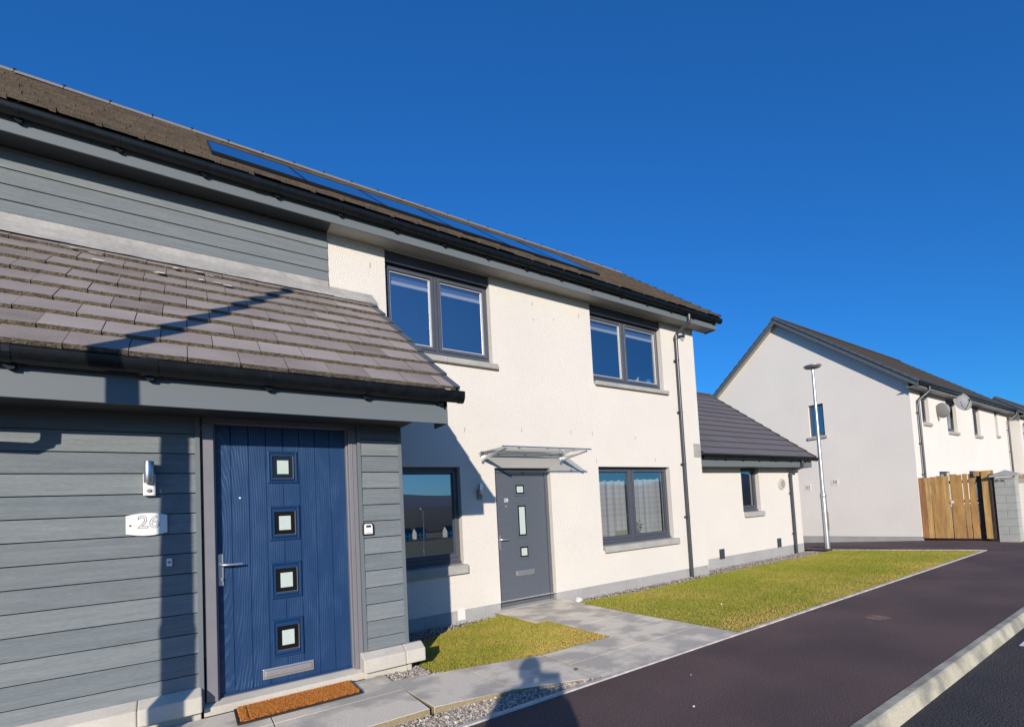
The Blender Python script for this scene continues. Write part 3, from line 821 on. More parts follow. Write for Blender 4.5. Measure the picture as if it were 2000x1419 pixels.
# gravel stones
def gravel(poly, count, size, z, seed):
    r = np.random.default_rng(seed)
    xs_ = [p[0] for p in poly]; ys_ = [p[1] for p in poly]
    x = r.uniform(min(xs_), max(xs_), count); y = r.uniform(min(ys_), max(ys_), count)
    k = inside(poly, x, y)
    x, y = x[k], y[k]
    n_ = len(x)
    base = np.array([(1, 0, 0), (-1, 0, 0), (0, 1, 0), (0, -1, 0), (0, 0, 1), (0, 0, -1)], float)
    tri = np.array([(0, 2, 4), (2, 1, 4), (1, 3, 4), (3, 0, 4), (2, 0, 5), (1, 2, 5), (3, 1, 5), (0, 3, 5)])
    s = size * r.uniform(0.5, 1.35, (n_, 1, 1)) * np.array([1, 1, 0.7]) * r.uniform(0.65, 1.3, (n_, 1, 3))
    P = base[None] * s * r.uniform(0.6, 1.15, (n_, 6, 1))
    q = r.normal(0, 1, (n_, 4)); q /= np.linalg.norm(q, axis=1)[:, None]
    w_, a_, b_, c_ = q.T
    R = np.stack([1 - 2 * (b_ * b_ + c_ * c_), 2 * (a_ * b_ - c_ * w_), 2 * (a_ * c_ + b_ * w_), 2 * (a_ * b_ + c_ * w_), 1 - 2 * (a_ * a_ + c_ * c_), 2 * (b_ * c_ - a_ * w_), 2 * (a_ * c_ - b_ * w_), 2 * (b_ * c_ + a_ * w_), 1 - 2 * (a_ * a_ + b_ * b_)], 1).reshape(-1, 3, 3)
    P = np.einsum('nij,nkj->nki', R, P)
    P[..., 0] += x[:, None]; P[..., 1] += y[:, None]
    P[..., 2] += (z(x, y) + r.uniform(0, size * 0.9, n_))[:, None]
    V = P[:, tri].reshape(-1, 3)
    tone = r.uniform(0.10, 0.58, n_)
    warm = r.uniform(-0.03, 0.03, n_)
    col = np.stack([tone * 1.12 + warm, tone, tone * 0.86 - warm, np.ones(n_)], 1)
    return V, np.repeat(col, 24, 0)
G1 = [(-3.2, -3.372), (2.75, -3.372), (2.72, -3.30), (-3.2, -3.27)]
V, cc = gravel([(-1.4, -3.372), (2.80, -3.372), (2.716, -3.335), (1.985, -3.09), (1.371, -3.03), (-1.4, -3.03)], 14000, 0.0135, lambda x, y: np.full(len(x), -0.012), 5)
mesh_from_arrays('gravel', V, 3, M['gravel'], cc)
V, cc = gravel([(1.30, -2.17), (1.95, -2.262), (1.70, -2.10), (1.70, -1.80), (1.25, -1.80)], 2200, 0.0115, lambda x, y: np.full(len(x), 0.0) + np.clip((1.9 - x) * 0.05, 0, 0.03), 6)
mesh_from_arrays('gravel', V, 3, M['gravel'], cc)
V, cc = gravel([(1.6, -0.02), (8.38, -0.02), (8.38, 0.30), (12.95, 0.30), (12.95, -0.40), (11.2, -0.52), (8.9, -0.45), (7.9, -0.49), (6.1, -0.57), (4.7, -0.45), (3.4, -0.3), (2.55, -0.5), (1.6, -1.2)], 24000, 0.010, lambda x, y: np.full(len(x), -0.052), 7)
mesh_from_arrays('gravel', V, 3, M['gravel'], cc)

# worn rusty patch, road paint
def blob(name, cx, cy, rx, ry, z, mat, seed):
    r = random.Random(seed)
    k = 18
    pts = [(cx + rx * math.cos(2 * math.pi * i / k) * r.uniform(0.75, 1.15), cy + ry * math.sin(2 * math.pi * i / k) * r.uniform(0.75, 1.15), z) for i in range(k)]
    return struct(MB().add(pts, [tuple(range(k))]).build(name, mat))
blob('worn_patch', 6.05, -4.17, 0.13, 0.13, 0.004, M['patch'], 3)
struct(MB().box(6.08, 7.2, -5.475, -5.405, -0.104, -0.096).build('road_marking', M['white_pl']))

# loose stones
def stone(x, y, z, r, mat, label, seed):
    rr = random.Random(seed)
    bm = bmesh.new()
    bmesh.ops.create_icosphere(bm, subdivisions=2, radius=1)
    for v in bm.verts:
        v.co = Vector((v.co.x * r[0], v.co.y * r[1], v.co.z * r[2])) * rr.uniform(0.82, 1.12)
    me = bpy.data.meshes.new('stone'); bm.to_mesh(me); bm.free(); me.materials.append(mat)
    o = bpy.data.objects.new('stone', me); C.objects.link(o)
    o.location = (x, y, z + r[2] * 0.7)
    tag(o, label, 'stone')
stone(4.72, -0.36, -0.02, (0.065, 0.05, 0.045), M['stone_w'], 'white rounded stone at the wall foot right of the grey door', 1)
stone(2.66, -3.02, 0.0, (0.022, 0.018, 0.010), M['joint'], 'dark crumb of dirt on the pale paving slabs', 2)
stone(2.73, -4.30, 0.0, (0.010, 0.008, 0.006), M['stone_w'], 'pale chip lying on the dark tarmac right of the shadow', 3)
stone(3.22, -3.86, 0.0, (0.006, 0.006, 0.004), M['stone_w'], 'tiny pale chip on the tarmac in front of the paved path', 4)
stone(5.65, -2.35, 0.01, (0.014, 0.008, 0.012), M['stone_w'], 'small white scrap lying in the big lawn', 5)

# land behind the camera: hills that the windows mirror
def ridge(name, y0, x0, x1, hmax, seed, mat, depth=400):
    r = random.Random(seed)
    k = 90
    prof = []
    ph = [r.uniform(0, 6.28) for _ in range(8)]
    for i in range(k + 1):
        u = i / k
        h = hmax * (0.55 + 0.22 * math.sin(u * 6 + ph[0]) + 0.12 * math.sin(u * 13 + ph[1]) + 0.06 * math.sin(u * 31 + ph[2]) + 0.03 * math.sin(u * 67 + ph[3]))
        prof.append((x0 + (x1 - x0) * u, h))
    mb = MB()
    v = []
    for x, h in prof:
        v += [(x, y0, -12), (x, y0 - depth * 0.5, h), (x, y0 - depth, -3)]
    f = []
    for i in range(k):
        for j in range(2):
            f.append((i * 3 + j, i * 3 + j + 1, (i + 1) * 3 + j + 1, (i + 1) * 3 + j))
    mb.add(v, f)
    return struct(mb.build(name, mat, smooth=True))
ridge('hills', -480, -900, 1500, 46, 4, M['hill'])
ridge('hills', -1100, -1800, 2600, 150, 9, M['hill_far'], 700)
# ------------------------------------------------------------------ THE HOUSE (number 26, its neighbour and the low end wing)
H = thing('house', 'white and grey clad two storey house with blue front door and slate grey tiled porch', 'house', (2.0, 0.0, 0.0))

# main wall with openings
W1 = (2.08, 3.62, 3.66, 5.05); W2 = (5.58, 7.38, 3.60, 5.05)
W3 = (5.57, 7.385, 0.68, 2.14); W4 = (1.75, 3.01, 0.66, 2.12)
GD = (3.56, 4.555, -0.02, 2.11); EW = (10.19, 10.92, 1.12, 2.18)
YW = 0.32
mb = MB()
wall_y(mb, 1.385, 8.375, 0.115, 5.05, 0.0, [W1, W2, W3, W4, GD], 0.105)
wall_y(mb, -8.0, 1.385, 0.115, 4.44, 0.0, [], 0.1)
mb.add([(8.375, 0, -0.1), (8.375, 5.6, -0.1), (8.375, 5.6, 5.10), (8.375, 2.6, 7.40), (8.375, 0, 5.05)], [(0, 1, 2, 3, 4)])
mb.add([(-8, 5.6, -0.1), (8.375, 5.6, -0.1), (8.375, 5.6, 5.1), (-8, 5.6, 5.1)], [(0, 1, 2, 3)])
mb.add([(-8, 0, -0.1), (-8, 5.6, -0.1), (-8, 5.6, 5.10), (-8, 2.6, 7.40), (-8, 0, 5.05)], [(0, 1, 2, 3, 4)])
mb.build('wall', M['render'], H)
# recessed plinth
for a, b in ((1.55, 3.56), (4.555, 8.375)):
    mb = MB()
    x = a
    while x < b - 0.01:
        e = min(x + 0.44, b)
        mb.box(x + 0.001, e - 0.001, 0.008, 0.09, -0.16, 0.1135)
        x = e
    mb.build('plinth', M['plinth'], H, bevel=0.002, bseg=1)
# rooms behind the glass
mb = MB()
def room(x0, x1, z0, z1, y1=3.6, y0=0.178):
    mb.add([(x0, y0, z0), (x1, y0, z0), (x1, y1, z0), (x0, y1, z0)], [(0, 1, 2, 3)], 1)
    mb.add([(x0, y0, z1), (x1, y0, z1), (x1, y1, z1), (x0, y1, z1)], [(0, 1, 2, 3)], 0)
    mb.add([(x0, y1, z0), (x1, y1, z0), (x1, y1, z1), (x0, y1, z1)], [(0, 1, 2, 3)], 0)
    mb.add([(x0, y0, z0), (x0, y1, z0), (x0, y1, z1), (x0, y0, z1)], [(0, 1, 2, 3)], 0)
    mb.add([(x1, y0, z0), (x1, y1, z0), (x1, y1, z1), (x1, y0, z1)], [(0, 1, 2, 3)], 0)
    # inner face of the front wall round the window is closed by thin cheeks
room(1.2, 3.4, 0.0, 2.4); room(4.8, 8.2, 0.0, 2.4); room(1.5, 4.6, 2.7, 5.0); room(4.7, 8.2, 2.7, 5.0); room(8.8, 12.5, 0.0, 2.25, y0=0.178 + YW)
for w, r_ in ((W1, (1.5, 4.6, 2.7, 5.0)), (W2, (4.7, 8.2, 2.7, 5.0)), (W3, (4.8, 8.2, 0, 2.4)), (W4, (1.2, 3.4, 0, 2.4)), (EW, (8.8, 12.5, 0, 2.25))):
    wall_y(mb, r_[0], r_[1], r_[2], r_[3], 0.18 + (YW if w is EW else 0), [(w[0], w[1], w[2], min(w[3], r_[3] - 0.01))], -0.072, 0)
mb.build('interior', [M['room'], M['room_floor']], H)

# upper cladding
mb = MB()
boards(mb, -8.0, 1.385, -0.004, [4.845 - 0.15 * k for k in range(3)], 5.05, 4.425)
mb.build('cladding', [M['board'], M['black_pl'], M['board_b'], M['board_c']], H)
# dark lining boards over the two upper windows
MB().box(W1[0] + 0.002, W1[1] - 0.002, 0.03, 0.07, 4.90, 5.048).build('lintel_panel', M['frame'], H)
MB().box(W2[0] + 0.002, W2[1] - 0.002, 0.03, 0.07, 4.90, 5.048).build('lintel_panel', M['frame'], H)
w = window(H, W1[0], W1[1], 3.70, 4.90, 0.10, mull=2.80, glint_bead=M['glint_bead']); sill_piece(w, 2.09, 3.685, 3.60, 3.70, -0.06, 0.10)
w = window(H, W2[0], W2[1], 3.66, 4.90, 0.10, mull=6.44, glint_bead=M['glint_bead']); sill_piece(w, 5.60, 7.47, 3.58, 3.67, -0.06, 0.10)
w = window(H, W3[0], W3[1], 0.765, 2.135, 0.10, mull=6.42); sill_piece(w, 5.60, 7.49, 0.64, 0.765, -0.06, 0.10)
w = window(H, W4[0], W4[1], 0.76, 2.115, 0.10); sill_piece(w, 1.70, 3.055, 0.62, 0.76, -0.06, 0.10, split=False)

# soffit, fascia
MB().prism([(-0.285, 5.052), (0.0, 5.052), (0.0, 5.072), (-0.285, 5.072)], 1.386, 8.76).build('soffit', M['soffit'], H)
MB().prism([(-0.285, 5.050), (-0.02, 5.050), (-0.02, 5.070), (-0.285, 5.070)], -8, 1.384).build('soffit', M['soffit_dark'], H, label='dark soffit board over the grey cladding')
mb = MB()
mb.box(-8.0, 8.80, -0.305, -0.2855, 5.035, 5.215)
mb.box(8.782, 8.80, -0.2855, 0.0, 5.035, 5.17)
mb.build('fascia', M['fascia'], H, bevel=0.002, bseg=1)
TANP = math.tan(PITCH)
# barge board of the far gable
mb = MB()
mb.prism([(-0.2855, 5.17), (-0.2855, 5.35), (2.6, 7.46), (2.6, 7.26)], 8.76, 8.78)
mb.prism([(-0.2, 5.22), (-0.2, 5.235), (2.6, 7.275), (2.6, 7.26)], 8.375, 8.76)
mb.build('bargeboard', M['fascia'], H)
# main roof
mb = MB()
tile_roof(mb, -7.9, 8.80, -0.40, 5.285, PITCH, 2.62, seed=3, tones=(0, 0, 0, 2), thick=0.034, jitter=0.007, chips=True)
mb.add([(-8, -0.38, 5.27), (8.76, -0.38, 5.27), (8.76, 2.62, 5.27 + 3.0 * TANP), (-8, 2.62, 5.27 + 3.0 * TANP)], [(0, 1, 2, 3)], 1)
mb.add([(-8, 5.9, 5.15), (8.78, 5.9, 5.15), (8.78, 2.62, 5.30 + 3.02 * TANP), (-8, 2.62, 5.30 + 3.02 * TANP)], [(0, 1, 2, 3)], 0)
roof = mb.build('roof', [M['tile_main'], M['tile_main_edge'], M['tile_main_b']], H)
mb = MB()
verge_caps(mb, lambda y: 8.80, -0.40, 5.285, PITCH, 2.62)
mb.build('verge_trim', M['verge'], roof)
mb = MB()
x = -8.0
zr = 5.285 + 3.02 * TANP
while x < 8.8:
    e = min(x + 0.45, 8.83)
    mb.prism([(2.47, zr - 0.055), (2.55, zr + 0.030), (2.62, zr + 0.052), (2.69, zr + 0.030), (2.77, zr - 0.055)], x + 0.004, e)
    x += 0.45
mb.build('ridge_tiles', M['ridge'], roof, bevel=0.006, bseg=1)
x = -8.0 + 0.45 * 9
while x < 8.7:
    mb = MB()
    mb.prism([(2.545, zr + 0.028), (2.555, zr + 0.050), (2.62, zr + 0.070), (2.685, zr + 0.050), (2.69, zr + 0.030)], x - 0.012, x + 0.018)
    mb.build('ridge_union', M['upvc_black'], roof)
    x += 0.45
gutter(-8.0, 8.86, -0.306, 5.245, H, M['upvc_black'], joints=(-2.6, 0.62, 4.35), brackets=[-1.8 + 0.655 * k for k in range(17)])

# solar panels on the roof
for i in range(6):
    x0 = 0.24 + i * 0.942
    x1 = x0 + 0.935
    cp, sp = math.cos(PITCH), math.sin(PITCH)
    def PP(x, s, h):
        return (x, 0.03 + s * cp - h * sp, 5.285 + 0.43 * TANP + s * sp + h * cp)
    L = 1.66
    mb = MB()
    fw_ = 0.012
    def bar(a, b, s0, s1, h0, h1):
        mb.hexa([PP(a, s0, h0), PP(b, s0, h0), PP(b, s1, h0), PP(a, s1, h0), PP(a, s0, h1), PP(b, s0, h1), PP(b, s1, h1), PP(a, s1, h1)])
    bar(x0, x0 + fw_, 0, L, 0.030, 0.066); bar(x1 - fw_, x1, 0, L, 0.030, 0.066); bar(x0 + fw_, x1 - fw_, 0, fw_, 0.030, 0.066); bar(x0 + fw_, x1 - fw_, L - fw_, L, 0.030, 0.066)
    for a in (0.3, L - 0.3):
        bar(x0, x1, a - 0.02, a + 0.02, 0.012, 0.029)
    pf = mb.build('solar_panel', M['black_pl'], roof)
    mb = MB()
    mb.add([PP(x0 + fw_, fw_, 0.0625), PP(x1 - fw_, fw_, 0.0625), PP(x1 - fw_, L - fw_, 0.0625), PP(x0 + fw_, L - fw_, 0.0625)], [(0, 1, 2, 3)])
    # cells: join the glass to the frame mesh so a panel stays one part
    me = pf.data
    bm = bmesh.new(); bm.from_mesh(me)
    vs = [bm.verts.new(v) for v in mb.v]
    f = bm.faces.new(vs); f.material_index = 1
    if f.normal.z < 0: f.normal_flip()
    bm.to_mesh(me); bm.free()
    me.materials.append(M['solar'])

# ---- porch (projecting bay with the blue door)
PS0, PS1 = -4.0, 1.59
mb = MB()
zl = [2.014 + 0.15 - 0.15 * k for k in range(16)]
boards(mb, PS0, 0.035, YP, zl, 2.31, 0.235)
boards(mb, 1.225, 1.560, YP, [z + 0.009 for z in zl], 2.31, 0.265)
mb.build('cladding', [M['board'], M['black_pl'], M['board_b'], M['board_c']], H, label='grey horizontal boards either side of the blue door')
# corner and reveal trims
mb = MB()
mb.box(1.560, 1.592, YP - 0.018, YP + 0.03, 0.25, 2.31)
mb.box(1.572, 1.592, YP + 0.03, -0.001, 0.25, 2.5)
mb.build('corner_trim', M['fascia'], H, bevel=0.002, bseg=1)
MB().box(0.035, 0.066, YP - 0.018, YP + 0.05, 0.10, 2.31).build('corner_trim', M['fascia'], H, bevel=0.002, bseg=1)
MB().box(1.196, 1.226, YP - 0.018, YP + 0.05, 0.25, 2.31).build('corner_trim', M['fascia'], H, bevel=0.002, bseg=1)
mb = MB()
mb.prism([(YP + 0.02, 0.25), (YP + 0.02, 2.49), (-0.0, 4.15), (-0.0, 0.1), (YP + 0.02, 0.1)], 1.50, 1.571)
mb.box(PS0, 1.5, YP + 0.021, YP + 0.1, 2.28, 2.62)
mb.box(PS0, 0.066, YP + 0.0205, YP + 0.1, 0.1, 2.28)
mb.box(1.196, 1.5, YP + 0.0205, YP + 0.1, 0.1, 2.28)
mb.build('wall', M['board'], H, label='grey side wall of the porch')
# plinth stones
for a, b, lip, nm in ((PS0, 0.052, 0.115, 'left'), (1.165, 1.71, 0.10, 'right')):
    mb = MB()
    xs = [a]
    st = -0.305 if nm == 'left' else 1.53
    xs += [st] if a < st < b else []
    xs += [b]
    for c, d in zip(xs, xs[1:]):
        mb.prism([(YP + 0.02, 0.10), (YP - 0.118, 0.10), (YP - 0.118, 0.215), (YP - 0.02, 0.262), (YP + 0.02, 0.262)], c + 0.001, d - 0.001)
    mb.build('plinth_stone', M['cream_stone'], H, bevel=0.012, bseg=3)
mb = MB()
mb.box(1.195, 1.56, YP - 0.045, YP + 0.02, -0.14, 0.0995)
mb.box(1.56, 1.60, YP - 0.045, -0.01, -0.14, 0.0995)
mb.prism_y([(1.592, 0.0995), (1.592, 0.255), (1.69, 0.215), (1.69, 0.10)], YP - 0.05, -0.02)
mb.box(PS0, 0.045, YP - 0.045, YP + 0.02, 0.0, 0.0995)
mb.build('plinth', M['cream_stone'], H, bevel=0.006)

# blue door: frame, leaf
YD = YP + 0.09
mb = MB()
mb.box(0.078, 0.150, YP + 0.012, YP + 0.10, 0.125, 2.262)
mb.box(1.128, 1.195, YP + 0.012, YP + 0.10, 0.125, 2.262)
mb.box(0.078, 1.195, YP + 0.0125, YP + 0.0995, 2.2625, 2.335)
mb.box(0.150, 0.1505 + 0.012, YP + 0.045, YP + 0.10, 0.125, 2.262)
mb.box(1.112, 1.128, YP + 0.045, YP + 0.10, 0.125, 2.262)
mb.box(1.150, 1.158, YP + 0.006, YP + 0.012, 0.125, 2.262)
df = mb.build('door_frame', M['frame_light'], H, bevel=0.004, bseg=2)
MB().prism([(YP + 0.10, 0.04), (YP - 0.035, 0.04), (YP - 0.035, 0.100), (YP + 0.05, 0.128), (YP + 0.10, 0.128)], 0.062, 1.205).build('threshold', M['cream_stone'], df, bevel=0.003)
# leaf as boards with V grooves and four recesses
LX0, LX1, LZ0, LZ1 = 0.163, 1.112, 0.130, 2.262
grooves = [0.262, 0.382, 0.502, 0.625, 0.748, 0.868, 0.988]
cas = [(0.511, 0.734, 1.785, 2.062), (0.515, 0.740, 1.305, 1.597), (0.515, 0.743, 0.823, 1.124), (0.516, 0.744, 0.342, 0.655)]
mb = MB()
xs = [LX0] + grooves + [LX1]
for i, (a, b) in enumerate(zip(xs, xs[1:])):
    ga = 0.0045 if i > 0 else 0; gb = 0.0045 if i < len(xs) - 2 else 0
    prof = [(a + ga, YD), (b - gb, YD), (b, YD + 0.005 if gb else YD), (b, YD + 0.04), (a, YD + 0.04), (a, YD + 0.005 if ga else YD)]
    k = len(prof)
    zs = [LZ0]
    mb.add([(x, y, LZ0) for x, y in prof] + [(x, y, LZ1) for x, y in prof], [(j, (j + 1) % k, (j + 1) % k + k, j + k) for j in range(k)] + [tuple(range(k)), tuple(range(k, 2 * k))])
door = mb.build('door', M['door_blue'], H, label='blue wood grained door leaf')
for i, (a, b, c, d) in enumerate(cas):
    mb = MB()
    # outer moulding and inner bevel
    def frame_ring(x0, x1, z0, z1, wd, y0, y1, mi=0):
        # mitred ring from outer at depth y0 to inner at depth y1
        o = [(x0, y0, z0), (x1, y0, z0), (x1, y0, z1), (x0, y0, z1)]
        q = [(x0 + wd, y1, z0 + wd), (x1 - wd, y1, z0 + wd), (x1 - wd, y1, z1 - wd), (x0 + wd, y1, z1 - wd)]
        mb.add(o + q, [(0, 1, 5, 4), (1, 2, 6, 5), (2, 3, 7, 6), (3, 0, 4, 7)], mi)
    frame_ring(a, b, c, d, 0.002, YD + 0.001, YD - 0.010)
    frame_ring(a + 0.002, b - 0.002, c + 0.002, d - 0.002, 0.010, YD - 0.010, YD - 0.016)
    frame_ring(a + 0.012, b - 0.012, c + 0.012, d - 0.012, 0.012, YD - 0.016, YD - 0.007)
    frame_ring(a + 0.024, b - 0.024, c + 0.024, d - 0.024, 0.010, YD - 0.007, YD - 0.018)
    g = mb.build('glazing_frame', M['door_blue_plain'], door)
    mb = MB()
    # the square pane sits centred, the flat of the frame takes up the rest
    hz = ((d - c) - (b - a) * 1.18) / 2
    MB().box(a + 0.034, b - 0.034, YD - 0.0179, YD - 0.001, c + 0.034, c + 0.034 + max(0.001, hz)).build('glazing_rail', M['door_blue_plain'], door)
    MB().box(a + 0.034, b - 0.034, YD - 0.0179, YD - 0.001, d - 0.034 - max(0.001, hz), d - 0.034).build('glazing_rail', M['door_blue_plain'], door)
    c, d = c + hz, d - hz
    frame_ring(a + 0.034, b - 0.034, c + 0.034, d - 0.034, 0.006, YD - 0.018, YD - 0.003)
    e = 0.040
    gm = M['black_glass']
    mb.build('chrome_bead', M['chrome'], door)
    gl = MB().box(a + e, b - e, YD - 0.005, YD - 0.002, c + e, d - e)
    gl.build('pane', gm, door)
    f1, f2 = 0.030, 0.034
    MB().box(a + e + f1, b - e - f1, YD - 0.0075, YD - 0.0052, c + e + f2, d - e - f2).build('frosted_square', M['frosted'], door)
mb = MB()
mb.box(0.445, 0.812, YD - 0.012, YD - 0.001, 0.190, 0.272)
mb.prism([(YD - 0.012, 0.262), (YD - 0.022, 0.255), (YD - 0.022, 0.208), (YD - 0.012, 0.202)], 0.462, 0.795)
mb.build('letter_plate', M['chrome'], door, bevel=0.003)
mb = MB()
mb.box(0.168, 0.200, YD - 0.011, YD - 0.001, 0.985, 1.232)
mb.tube([(0.184, YD - 0.01, 1.148), (0.184, YD - 0.052, 1.148), (0.196, YD - 0.060, 1.148), (0.25, YD - 0.062, 1.146), (0.322, YD - 0.060, 1.146)], [0.010, 0.010, 0.010, 0.0085, 0.007], 12)
mb.lathe([(0.001, 0), (0.012, 0), (0.012, 0.014), (0.001, 0.014)], 0, 0, 16)
o = len(mb.v) - 64
mb.v[o:] = [(0.184 + v[0], YD - 0.012 - v[2], 1.035 + v[1]) for v in mb.v[o:]]
mb.build('handle', M['chrome'], door, smooth=True, autosmooth=35)
mb = MB(); mb.lathe([(0.001, 0), (0.008, 0), (0.007, 0.005), (0.001, 0.006)], 0, 0, 14)
mb.v = [(0.318 + v[0], YD - 0.001 - v[2], 1.672 + v[1]) for v in mb.v]
mb.build('spyhole', M['white_pl'], door)
MB().box(LX0, LX1, YD - 0.016, YD - 0.001, LZ0 + 0.0, LZ0 + 0.018).build('weather_bar', M['door_blue_plain'], door, bevel=0.003)

# small things fixed beside the blue door
def wall_light(x, y, zt, zb, parent, base_mat):
    mb = MB()
    mb.prism_y([(x - 0.034, zb), (x + 0.034, zb), (x + 0.034, zt - 0.085), (x - 0.034, zt - 0.085)], y - 0.042, y - 0.001)
    o = mb.build('wall_light', base_mat, parent, bevel=0.004)
    mb = MB()
    mb.lathe([(0.001, zt - 0.155), (0.027, zt - 0.155), (0.029, zt - 0.151), (0.029, zt - 0.004), (0.027, zt), (0.001, zt)], x, y - 0.072, 24)
    mb.build('light_barrel', M['steel'], o, smooth=True, autosmooth=40)
    mb = MB()
    mb.ball((x, y - 0.043, zb + 0.035), (0.016, 0.012, 0.013), 12)
    mb.build('motion_sensor', M['dish'], o, smooth=True)
wall_light(-0.228, YP - 0.012, 1.945, 1.700, H, M['white_pl'])
wall_light(3.285, 0.0, 1.875, 1.645, H, M['dish'])
mb = MB()
top = [(-0.245 + 0.113 * u, 1.558 + 0.018 * (1 - u * u)) for u in [k / 6 for k in range(-6, 7)]]
bot = [(-0.245 + 0.113 * u, 1.430 - 0.018 * (1 - u * u)) for u in [k / 6 for k in range(-6, 7)]][::-1]
mb.prism_y(top + bot, YP - 0.030, YP - 0.020)
pl = mb.build('number_plate', M['white_pl'], H, bevel=0.002, bseg=1)
text_mesh('digits', '26', 0.125, M['ink'], pl, (-0.235, YP - 0.0305, 1.506), (1, 0, 0), (0, 0, 1), outline=0.0013)
for dx in (-0.094, 0.0625):
    mb = MB(); mb.lathe([(0.001, 0), (0.007, 0), (0.006, 0.010), (0.001, 0.011)], 0, 0, 12)
    mb.v = [(-0.245 + dx + v[0], YP - 0.030 - v[2], 1.492 + v[1]) for v in mb.v]
    mb.build('fixing', M['chrome'], pl)
mb = MB()
mb.box(-0.140, -0.108, YP - 0.030, YP - 0.014, 1.180, 1.236)
bp_ = mb.build('doorbell', M['white_pl'], H, bevel=0.004)
mb = MB(); mb.lathe([(0.001, 0), (0.010, 0), (0.010, 0.002), (0.001, 0.002)], 0, 0, 16)
mb.v = [(-0.124 + v[0], YP - 0.030 - v[2], 1.208 + v[1]) for v in mb.v]
mb.build('button', M['dish'], bp_)
# key safe on the right hand boards
mb = MB()
mb.prism_y([(1.214, 1.300), (1.306, 1.300), (1.306, 1.385), (1.295, 1.410), (1.225, 1.410), (1.214, 1.398)], YP - 0.040, YP - 0.013)
ks = mb.build('key_safe', M['black_pl'], H, bevel=0.006)
MB().prism_y([(1.224, 1.308), (1.296, 1.308), (1.296, 1.382), (1.286, 1.400), (1.234, 1.400), (1.224, 1.388)], YP - 0.052, YP - 0.0395).build('cover', M['white_pl'], ks, bevel=0.004)
MB().box(1.240, 1.281, YP - 0.0535, YP - 0.0515, 1.368, 1.387).build('dial', M['black_pl'], ks)
MB().box(1.240, 1.281, YP - 0.0535, YP - 0.0515, 1.318, 1.322).build('slot', M['dish'], ks)

# porch eaves
YF = -2.25
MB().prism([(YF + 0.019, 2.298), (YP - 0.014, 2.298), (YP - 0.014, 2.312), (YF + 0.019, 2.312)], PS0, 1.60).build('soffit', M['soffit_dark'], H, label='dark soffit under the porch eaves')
mb = MB()
mb.box(PS0, 1.905, YF, YF + 0.019, 2.288, 2.50)
mb.box(1.887, 1.905, YF + 0.019, YF + 0.30, 2.288, 2.52)
mb.build('fascia', M['fascia'], H, bevel=0.002, bseg=1, label='grey fascia board under the porch gutter')
pz0 = 2.585
vx = lambda y: 1.95 - 0.14 * (y + 2.35) / 2.35
mb = MB()
tile_roof(mb, PS0, 1.95, -2.35, pz0, PITCH, -0.06, vx=vx, seed=8, tones=(0, 0, 0, 3, 4), thick=0.032, jitter=0.003)
mb.add([(PS0, -2.30, pz0 + 0.01), (1.88, -2.30, pz0 + 0.01), (1.76, 0.0, pz0 + 0.01 + 2.3 * TANP), (PS0, 0.0, pz0 + 0.01 + 2.3 * TANP)], [(0, 1, 2, 3)], 1)
r_ = random.Random(77)
for _ in range(16):
    yy = r_.choice([-0.36, -0.62, -0.40, -0.60]) + r_.uniform(-0.02, 0.02); xx = r_.uniform(-0.95, 0.35)
    a_, b_ = r_.uniform(0.012, 0.045), r_.uniform(0.008, 0.02)
    nrm = 0.042
    pts_ = []
    for k in range(8):
        an = k * math.pi / 4
        sx, sy = a_ * math.cos(an) * r_.uniform(0.7, 1.2), b_ * math.sin(an) * r_.uniform(0.7, 1.2)
        y_ = yy + sy * math.cos(PITCH)
        pts_.append((xx + sx, y_ - nrm * math.sin(PITCH), pz0 + (y_ + 2.35) * TANP + nrm * math.cos(PITCH)))
    mb.add(pts_, [tuple(range(8))], 2)
proof = mb.build('roof', [M['tile'], M['tile_edge'], M['stone_w'], M['tile_b'], M['tile_c']], H, label='purple grey tiled lean-to roof of the porch')
mb = MB()
verge_caps(mb, vx, -2.35, pz0, PITCH, -0.10, h=0.07, w=0.028, over=0.03)
mb.build('verge_trim', M['verge'], proof)
mb = MB()
mb.hexa([(1.872, YF, 2.42), (1.89, YF, 2.42), (1.78, -0.001, 2.46 + 2.25 * TANP), (1.762, -0.001, 2.46 + 2.25 * TANP), (1.872, YF, pz0 + 0.06), (1.89, YF, pz0 + 0.06), (1.78, -0.001, pz0 + 0.07 + 2.25 * TANP), (1.762, -0.001, pz0 + 0.07 + 2.25 * TANP)])
mb.hexa([(1.59, YF + 0.02, 2.43), (1.872, YF + 0.02, 2.43), (1.762, -0.001, 2.465 + 2.25 * TANP), (1.59, -0.001, 2.465 + 2.25 * TANP), (1.59, YF + 0.02, 2.445), (1.872, YF + 0.02, 2.445), (1.762, -0.001, 2.48 + 2.25 * TANP), (1.59, -0.001, 2.48 + 2.25 * TANP)])
mb.build('bargeboard', M['fascia'], H, label='grey bargeboard of the porch roof')
gutter(PS0, 2.02, YF - 0.001, 2.578, H, M['upvc_black'], w=0.12, h=0.098, joints=(-0.2, 1.80), brackets=[-3.43, -2.78, -2.13, -1.48, -0.83, -0.20, 0.48, 1.18, 1.83], label='black gutter along the porch eaves')
